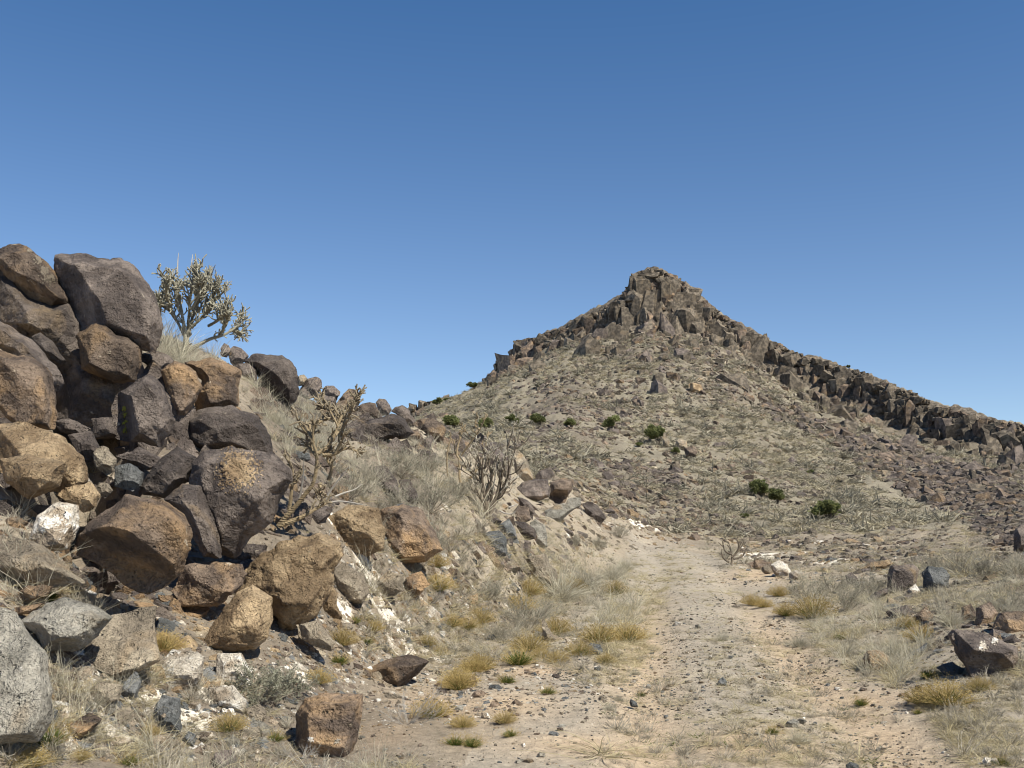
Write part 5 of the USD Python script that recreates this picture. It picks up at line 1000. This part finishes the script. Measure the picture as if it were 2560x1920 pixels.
# --- cholla cacti: traced stems, jointed ends
def polyline(q, n):
    s = np.concatenate([[0], np.cumsum(np.linalg.norm(np.diff(q, axis=0), axis=1))])
    f = PchipInterpolator(s, q, axis=0) if len(q) > 2 else (lambda t: np.stack([np.interp(t, s, q[:, k]) for k in range(q.shape[1])], -1))
    return f(np.linspace(0, s[-1], n))
def stem_tube(path, r0, r1, sides=7, bump=.16):
    L = np.linalg.norm(np.diff(path, axis=0), axis=1).sum(); n = int(np.clip(L / (.75 * (r0 + r1) / 2), 4, 90))
    P = polyline(path, n); return tubes(P[None], np.linspace(r0, r1, n)[None], sides, bump)
def cholla(name, label, crop, stems, seed, extra=0, elen=.2, joints=6, jlen=.11, jr=.016, mat=CHOLLA, wood=CHOLLA_WOOD, depth=.35, r0=.035, tip=.016, dead=(), fill=1.0, taper_from=.5):
    rng = np.random.default_rng(seed); ox, oy, s = CROPS[crop]
    S = [np.array([float(x) for x in t.replace(',', ' ').split()]).reshape(-1, 2) * s + [ox, oy] for t in stems]
    foot = px_ground(S[0][0, 0], S[0][0, 1])[0][0]; Y = foot[1]
    t = thing(name, label, 'cactus', foot)
    def world(q, dy): return np.stack([(q[:, 0] - 512) / FPX * (Y + dy), Y + dy, EYE + (HORIZON - q[:, 1]) / FPX * (Y + dy)], 1) - foot
    ends = []; made = []
    for i, q in enumerate(S):
        n = len(q); lift = np.clip((S[0][0, 1] - q[:, 1]) / max(1, (S[0][0, 1] - min(x[:, 1].min() for x in S))), 0, 1)
        near0 = np.hypot(*(q[0] - S[0][0])) < 14
        side = rng.uniform(-1, 1) * depth
        start = 0.0
        if not near0 and made:                        # springs from an earlier stem: start at its depth there
            cand = [(np.hypot(*(m2 - q[0]).T).min(), j) for j, (m2, _) in enumerate(made)]; d_, j = min(cand)
            m2, dy2 = made[j]; start = dy2[np.hypot(*(m2 - q[0]).T).argmin()]
        dy = start + side * np.linspace(0, 1, n) ** 1.2
        m2 = polyline(q, 24); dy24 = np.interp(np.linspace(0, 1, 24), np.linspace(0, 1, n), dy); made.append((m2, dy24))
        W = world(q, dy)
        if i in dead:
            obj('dead_stem', stem_tube(W, r0 * .45, .004, 5, 0.03), DEAD_WOOD, t); continue
        thick = r0 if near0 else r0 * .7
        obj('stem', stem_tube(W, thick, tip, 8), wood, t)
        W24 = world(m2, dy24)
        for f in np.concatenate([np.full(joints, 1.0), rng.uniform(taper_from, 1, int(joints * 1.6 * fill))]):
            k = int(f * 23); d = W24[k] - W24[max(k - 2, 0)]; ends.append((W24[k], d / (np.linalg.norm(d) + 1e-9)))
    for _ in range(extra):                            # side branches that leave the traced stems
        j = int(rng.choice([x for x in range(len(made)) if x not in dead])); m2, dy24 = made[j]; W24 = world(m2, dy24); k = int(rng.uniform(.3, .9) * 23); d = W24[k] - W24[k - 2]; d /= np.linalg.norm(d) + 1e-9
        d = d * .6 + rng.normal(0, .5, 3); d[2] = abs(d[2]) + .35; d /= np.linalg.norm(d); L = rng.uniform(.4, 1.0) * elen
        q = np.stack([W24[k], W24[k] + d * L * .5 + rng.normal(0, .015, 3), W24[k] + d * L + [0, 0, .06]])
        obj('branch', stem_tube(q, tip * 1.1, tip * .8, 7), wood, t)
        for f in np.r_[np.ones(3), rng.uniform(.4, 1, joints // 2)]: ends.append((q[0] + (q[2] - q[0]) * f, d))
    parts = []
    for e, d in ends:
        dd = d * .7 + rng.normal(0, .55, 3); dd[2] += .25; dd /= np.linalg.norm(dd)
        L = jlen * rng.uniform(.6, 1.3); mid = e + dd * L * .5 + rng.normal(0, .01, 3); q = np.stack([e, mid, e + dd * L + [0, 0, .15 * L]])
        parts.append(stem_tube(q, jr * .8, jr, 7))
        for _ in range(rng.integers(0, 3)):
            d2 = dd + rng.normal(0, .7, 3); d2[2] += .3; d2 /= np.linalg.norm(d2); L2 = L * rng.uniform(.4, .8)
            parts.append(stem_tube(np.stack([q[2], q[2] + d2 * L2 * .5, q[2] + d2 * L2]), jr * .75, jr * .9, 7))
    obj('joints', join(parts), mat, t)
    return t
cholla('tall_cholla', 'tall pale branching cholla cactus against the sky beside the left stack', 'A',
 ['1590,1160 1610,1040 1640,900 1700,700 1790,560', '1590,1160 1600,1000 1570,760 1540,600 1490,470', '1620,950 1640,700 1655,560 1690,400', '1600,980 1560,900 1480,720 1430,560', '1640,900 1790,760 1870,650 1930,590', '1600,1110 1690,1060 1800,1000 1950,950 2050,870 2080,800',
  '1900,960 1940,880 1950,800', '2000,905 2040,930 2075,960', '1530,840 1440,720 1375,650', '1640,800 1740,620 1800,450', '1380,790 1385,700 1370,650', '1800,880 1890,830 1960,780', '1700,700 1690,580 1600,520', '1570,760 1520,680 1530,560', '1790,760 1830,640 1850,540', '1480,720 1440,640 1450,500', '1650,740 1720,600 1735,480', '1530,450 1535,350 1542,250', '1640,430 1655,340 1665,262', '1790,540 1830,430 1862,350', '1940,600 1975,540 2005,490', '1870,520 1868,450 1862,390'],
 101, joints=11, jlen=.095, jr=.0088, depth=.45, r0=.03, tip=.011, dead=(17, 18, 19, 20, 21), wood=CHOLLA, fill=1.5, taper_from=.42, extra=44)
cholla('toppled_cholla', 'sprawling brown cholla cactus leaning out between boulders left of centre', 'D',
 ['470,1580 540,1490 620,1400 700,1300 770,1200 800,1040 800,950 770,850 785,700', '800,950 880,900 960,780 1010,640 1090,560', '500,1560 700,1480 800,1420 880,1380', '960,790 1000,720 1010,640', '960,950 1000,870 1030,800', '770,850 730,760 720,730', '800,960 740,900 715,870', '850,960 950,950 1060,900 1150,930', '785,700 830,670 900,650', '1090,560 1130,520 1150,470', '1010,640 940,580 850,560',
  '900,1380 1000,1360 1100,1370 1200,1390', '880,1340 940,1240 1000,1160 1080,1060', '960,1320 1030,1290 1120,1260 1190,1210', '560,1440 580,1300 590,1100 560,1010', '640,1360 680,1180 690,1000', '830,1210 830,1240 830,1300', '900,1180 930,1050 920,980', '1000,820 1060,650 1110,560'],
 102, joints=7, jlen=.075, jr=.0095, depth=.3, r0=.032, tip=.012, dead=(11, 12, 13, 15), wood=CHOLLA_BROWN, mat=CHOLLA_TAN, extra=12)
cholla('dead_cholla', 'half dead dark stemmed cholla cactus in front of the broken rocks', 'K',
 ['765,1440 755,1300 725,1150 695,1050 680,900 672,760', '765,1420 830,1220 900,1130 1010,1020', '765,1400 790,1200 785,1000 760,850', '700,1060 740,900 780,800', '800,1250 850,1100 865,980 850,860', '850,1190 880,1000 920,800 965,640', '900,1140 930,1000 980,840 1035,620', '830,1230 900,1080 940,960 930,830', '760,1330 700,1200 640,1130 600,1110', '790,1200 820,1020 840,880', '690,1050 650,1000 620,960', '740,1180 780,1060 800,960', '940,1270 980,1260 1025,1240', '860,1300 960,1330 1020,1270', '720,1130 710,980 720,850', '870,1150 950,1050 1040,1000'],
 103, joints=2, jlen=.07, jr=.010, depth=.35, r0=.042, tip=.010, dead=(9, 12, 13, 15), fill=.7, mat=GREY_TWIG, extra=80, elen=.38)
cholla('forked_dead_cholla', 'bare forked cholla stem left of the half dead cactus', 'K',
 ['575,1175 535,1100 515,1000 512,860 490,820 500,740 530,650 540,590', '512,850 560,780 620,700 690,600 725,520', '540,1070 640,980 700,870 755,660', '500,820 480,800 470,700', '640,680 590,640 560,600', '690,600 650,560 660,510', '455,1090 410,980 405,850 440,680'],
 104, joints=3, jlen=.075, jr=.012, depth=.3, r0=.03, tip=.012, wood=CHOLLA_BROWN, fill=.6, mat=CHOLLA_BROWN)
cholla('small_cholla', 'small dark branching cactus right of the far track end', 'I',
 ['75,300 80,240 60,180', '78,250 120,210 160,150', '80,230 30,200 20,160', '100,230 125,180 120,140', '60,280 20,250 10,220', '90,260 150,240 170,200'], 105, joints=2, jlen=.09, jr=.014, depth=.2, r0=.035, wood=CHOLLA_WOOD, mat=CHOLLA_WOOD)

# --- old wooden frame below the cliff
g = px_ground(625, 336)[0][0]; t = thing('wooden_frame', 'old wooden post frame standing below the cliff left of the peak', 'frame', g)
hx = 7.0 / FPX * g[1]; hz = 7.5 / FPX * g[1]; w = .11
for x in (-hx / 2, hx / 2):
    b = trimesh.creation.cylinder(w / 2, hz + .5, sections=8); b.apply_translation([x, 0, hz / 2 - .2]); obj('post', b, WOOD, t, 40)
for z in (hz * .62, hz * .98):
    b = trimesh.creation.cylinder(w / 2.4, hx + .3, sections=8); b.apply_transform(trimesh.transformations.rotation_matrix(math.pi / 2, [0, 1, 0])); b.apply_translation([0, -.09, z]); obj('rail', b, WOOD, t, 40)

# --- hill cover
rng = np.random.default_rng(12)
def wfield(n, y0, y1, spread=.56): 
    y = np.sqrt(rng.uniform(y0 ** 2, y1 ** 2, n)); return np.stack([rng.uniform(-spread, spread, n) * y, y], 1)
def screen(q, z): return 512 + FPX * q[:, 0] / q[:, 1], HORIZON - FPX * (z - EYE) / q[:, 1]
q = wfield(62000, 44, 172)
z = base_z(q[:, 0], q[:, 1]); u, v = screen(q, z)
yb = np.interp(u, YB[:, 0], YB[:, 1])
inside = (q[:, 1] < np.where(u > 487, yb - 1.0, 170)) & (u > 400) & (u < 1060)
n1 = meshkit.fbm(np.stack([q[:, 0] * .16, q[:, 1] * .16, 0 * u], -1), 4, 51); n2 = meshkit.fbm(np.stack([q[:, 0] * .7, q[:, 1] * .7, 0 * u], -1), 2, 52)
dark = np.zeros(len(q))
for poly in ('1830,960 2080,1000 2212,1060 2212,1190 2080,1130 1920,1050', '1260,990 1500,1030 1510,1090 1290,1050', '1110,820 1400,850 1390,900 1100,890'):
    dark = np.maximum(dark, shapely.contains(Polygon(pts_of('P', poly)), shapely.points(np.stack([u, v], 1))) * .16)
keep = inside & (n1 * .68 + n2 * .32 + rng.normal(0, .06, len(q)) - dark > .447)
q = q[keep]; z = ground_z(q[:, 0], q[:, 1]); n = len(q)
protos = [(tuft(200 + k, 34, .33, .032, 1.3, .3, 3, .25, .08), HILL_GRASS, False) for k in range(4)] + [(tuft(210 + k, 70, .34, .034, 1.5, .15, 3, .1, .12), HILL_SHRUB, False) for k in range(2)]
kind = np.where(rng.uniform(0, 1, n) < .86, rng.integers(0, 4, n), rng.integers(4, 6, n))
sc = np.clip(rng.lognormal(0, .32, n), .5, 2.1) * np.where(kind > 3, 1.5, 1.0)
instancer('hillside_grass', protos, np.stack([q[:, 0], q[:, 1], z - .03], 1), rng.uniform(0, 6.28, n), sc, kind, 'pale bunch grass and low scrub covering the hillside', 'grass')

# --- near grass, litter, and small green plants
rng = np.random.default_rng(13)
GP = [(tuft(300 + k, 46, .26, .0052, 1.4, .35, 4, .25, .035), STRAW, False) for k in range(3)] + [(tuft(310 + k, 34, .50, .0055, .8, .25, 5, .55, .03), PALE_STRAW, False) for k in range(2)] \
   + [(twigs(320 + k, .17, n0=16, levels=2, kids=5, r0=.0035, zmin=.05)[0], GREY_TWIG, False) for k in range(2)] + [(tuft(330, 40, .07, .006, 1.6, .2, 3, .1, .03), SNAKE_GREEN, False)]
Q, Kd, Sc = [], [], []
def cover(uv, kinds, sc, sd=.3):
    g, ok = px_ground(uv[:, 0], uv[:, 1]); g = g[ok]; Q.append(g); Kd.append(rng.choice(kinds, len(g))); Sc.append(sc * np.exp(rng.normal(0, sd, len(g))))
def lay(poly, n, kinds, sc, crop='P'): cover(in_px(pts_of(crop, poly), n, rng), kinds, sc)
# all over, off the wheel track
q = sector(26000, 6.2, 46, .55, 1.35); tm = track_mask(q[:, 0], q[:, 1])
cl = meshkit.fbm(np.stack([q[:, 0] * .7, q[:, 1] * .5, 0 * q[:, 0]], -1), 4, 61) + rng.normal(0, .05, len(q))
u_ = 512 + FPX * q[:, 0] / q[:, 1]; instack = (u_ < 300) & (q[:, 1] > 9.3) & (q[:, 1] < 13.5)
keep = (cl - .13 * tm - .1 * instack > .535)
q = q[keep]; g = np.column_stack([q, ground_z(q[:, 0], q[:, 1])]); Q.append(g)
edge = track_mask(q[:, 0], q[:, 1]) > .3
Kd.append(np.where(edge, rng.choice([0, 1, 5, 6, 7, 7], len(q)), rng.choice([0, 1, 2, 0, 1, 2, 3, 5, 6, 5, 6], len(q)))); Sc.append(np.where(edge, .36, .55) * np.exp(rng.normal(0, .3, len(q))))
lay('520,840 700,860 760,930 640,1000 600,980 560,900', 130, [2, 3, 4, 4], .65)
lay('640,930 1000,930 1080,1100 1000,1250 900,1180 760,1080', 400, [3, 4, 5, 6, 5, 6, 0], .75)
lay('1180,1130 1340,1200 1400,1330 1330,1400 1220,1300 1150,1220', 320, [0, 1, 2, 3, 4], .65)
lay('1000,1250 1220,1280 1360,1400 1300,1500 1050,1380', 320, [0, 1, 2, 5, 6], .55)
lay('1330,1210 1480,1180 1500,1230 1400,1330', 130, [0, 1, 2], .7)
lay('1680,1230 1900,1250 2000,1400 1950,1500 1760,1400', 420, [0, 1, 2, 3, 4, 2], .6)
lay('1900,1230 2212,1200 2212,1350 2000,1330', 240, [0, 1, 2, 5, 3], .6)
lay('1980,1520 2212,1450 2212,1659 2100,1659', 420, [5, 6, 0, 2, 0, 1], .42)
lay('60,1420 330,1440 300,1659 0,1659 0,1620 110,1580', 80, [0, 1, 5, 6, 3], .5)
lay('300,1440 660,1450 620,1659 300,1659', 130, [5, 6, 0, 1, 5], .5)
lay('0,1060 120,1080 250,1280 30,1300 0,1250', 80, [0, 3, 5, 6], .7)
lay('760,1250 1050,1300 1050,1420 780,1420', 130, [0, 5, 6, 1], .7)
lay('330,680 480,760 460,800 330,770', 60, [3, 4], .9)
lay('0,500 100,540 80,560 0,530', 30, [3, 4], .9)
lay('1040,1000 1280,1000 1320,1080 1250,1050 1150,1050', 80, [0, 1, 2], .8)
lay('1400,1290 1900,1290 1950,1659 1250,1659', 450, [7, 7, 0, 5], .5)
lay('1400,1200 1660,1200 1620,1290 1480,1290', 100, [7, 0, 1, 0], .6)
lay('960,1150 1200,1180 1330,1280 1150,1370 980,1290', 300, [5, 6, 0, 2, 1], .75)
lay('1470,1240 1560,1240 1760,1500 1850,1659 1600,1659 1520,1400', 420, [0, 1, 2, 7], .34)
lay('1340,1230 1400,1230 1420,1400 1330,1480 1280,1400', 260, [0, 1, 2], .6)
lay('1480,1110 2212,1110 2212,1250 1560,1230', 700, [5, 6, 0, 1], 1.0)
lay('1380,1230 1700,1230 1900,1659 1300,1659', 500, [0, 1, 7, 5], .42)
Q, Kd, Sc = np.vstack(Q), np.concatenate(Kd), np.concatenate(Sc)
instancer('dry_grass', GP, Q - [0, 0, .012], rng.uniform(0, 6.28, len(Q)), Sc, Kd, 'dry straw grass, grey litter twigs and tiny green plants over the near ground', 'grass')
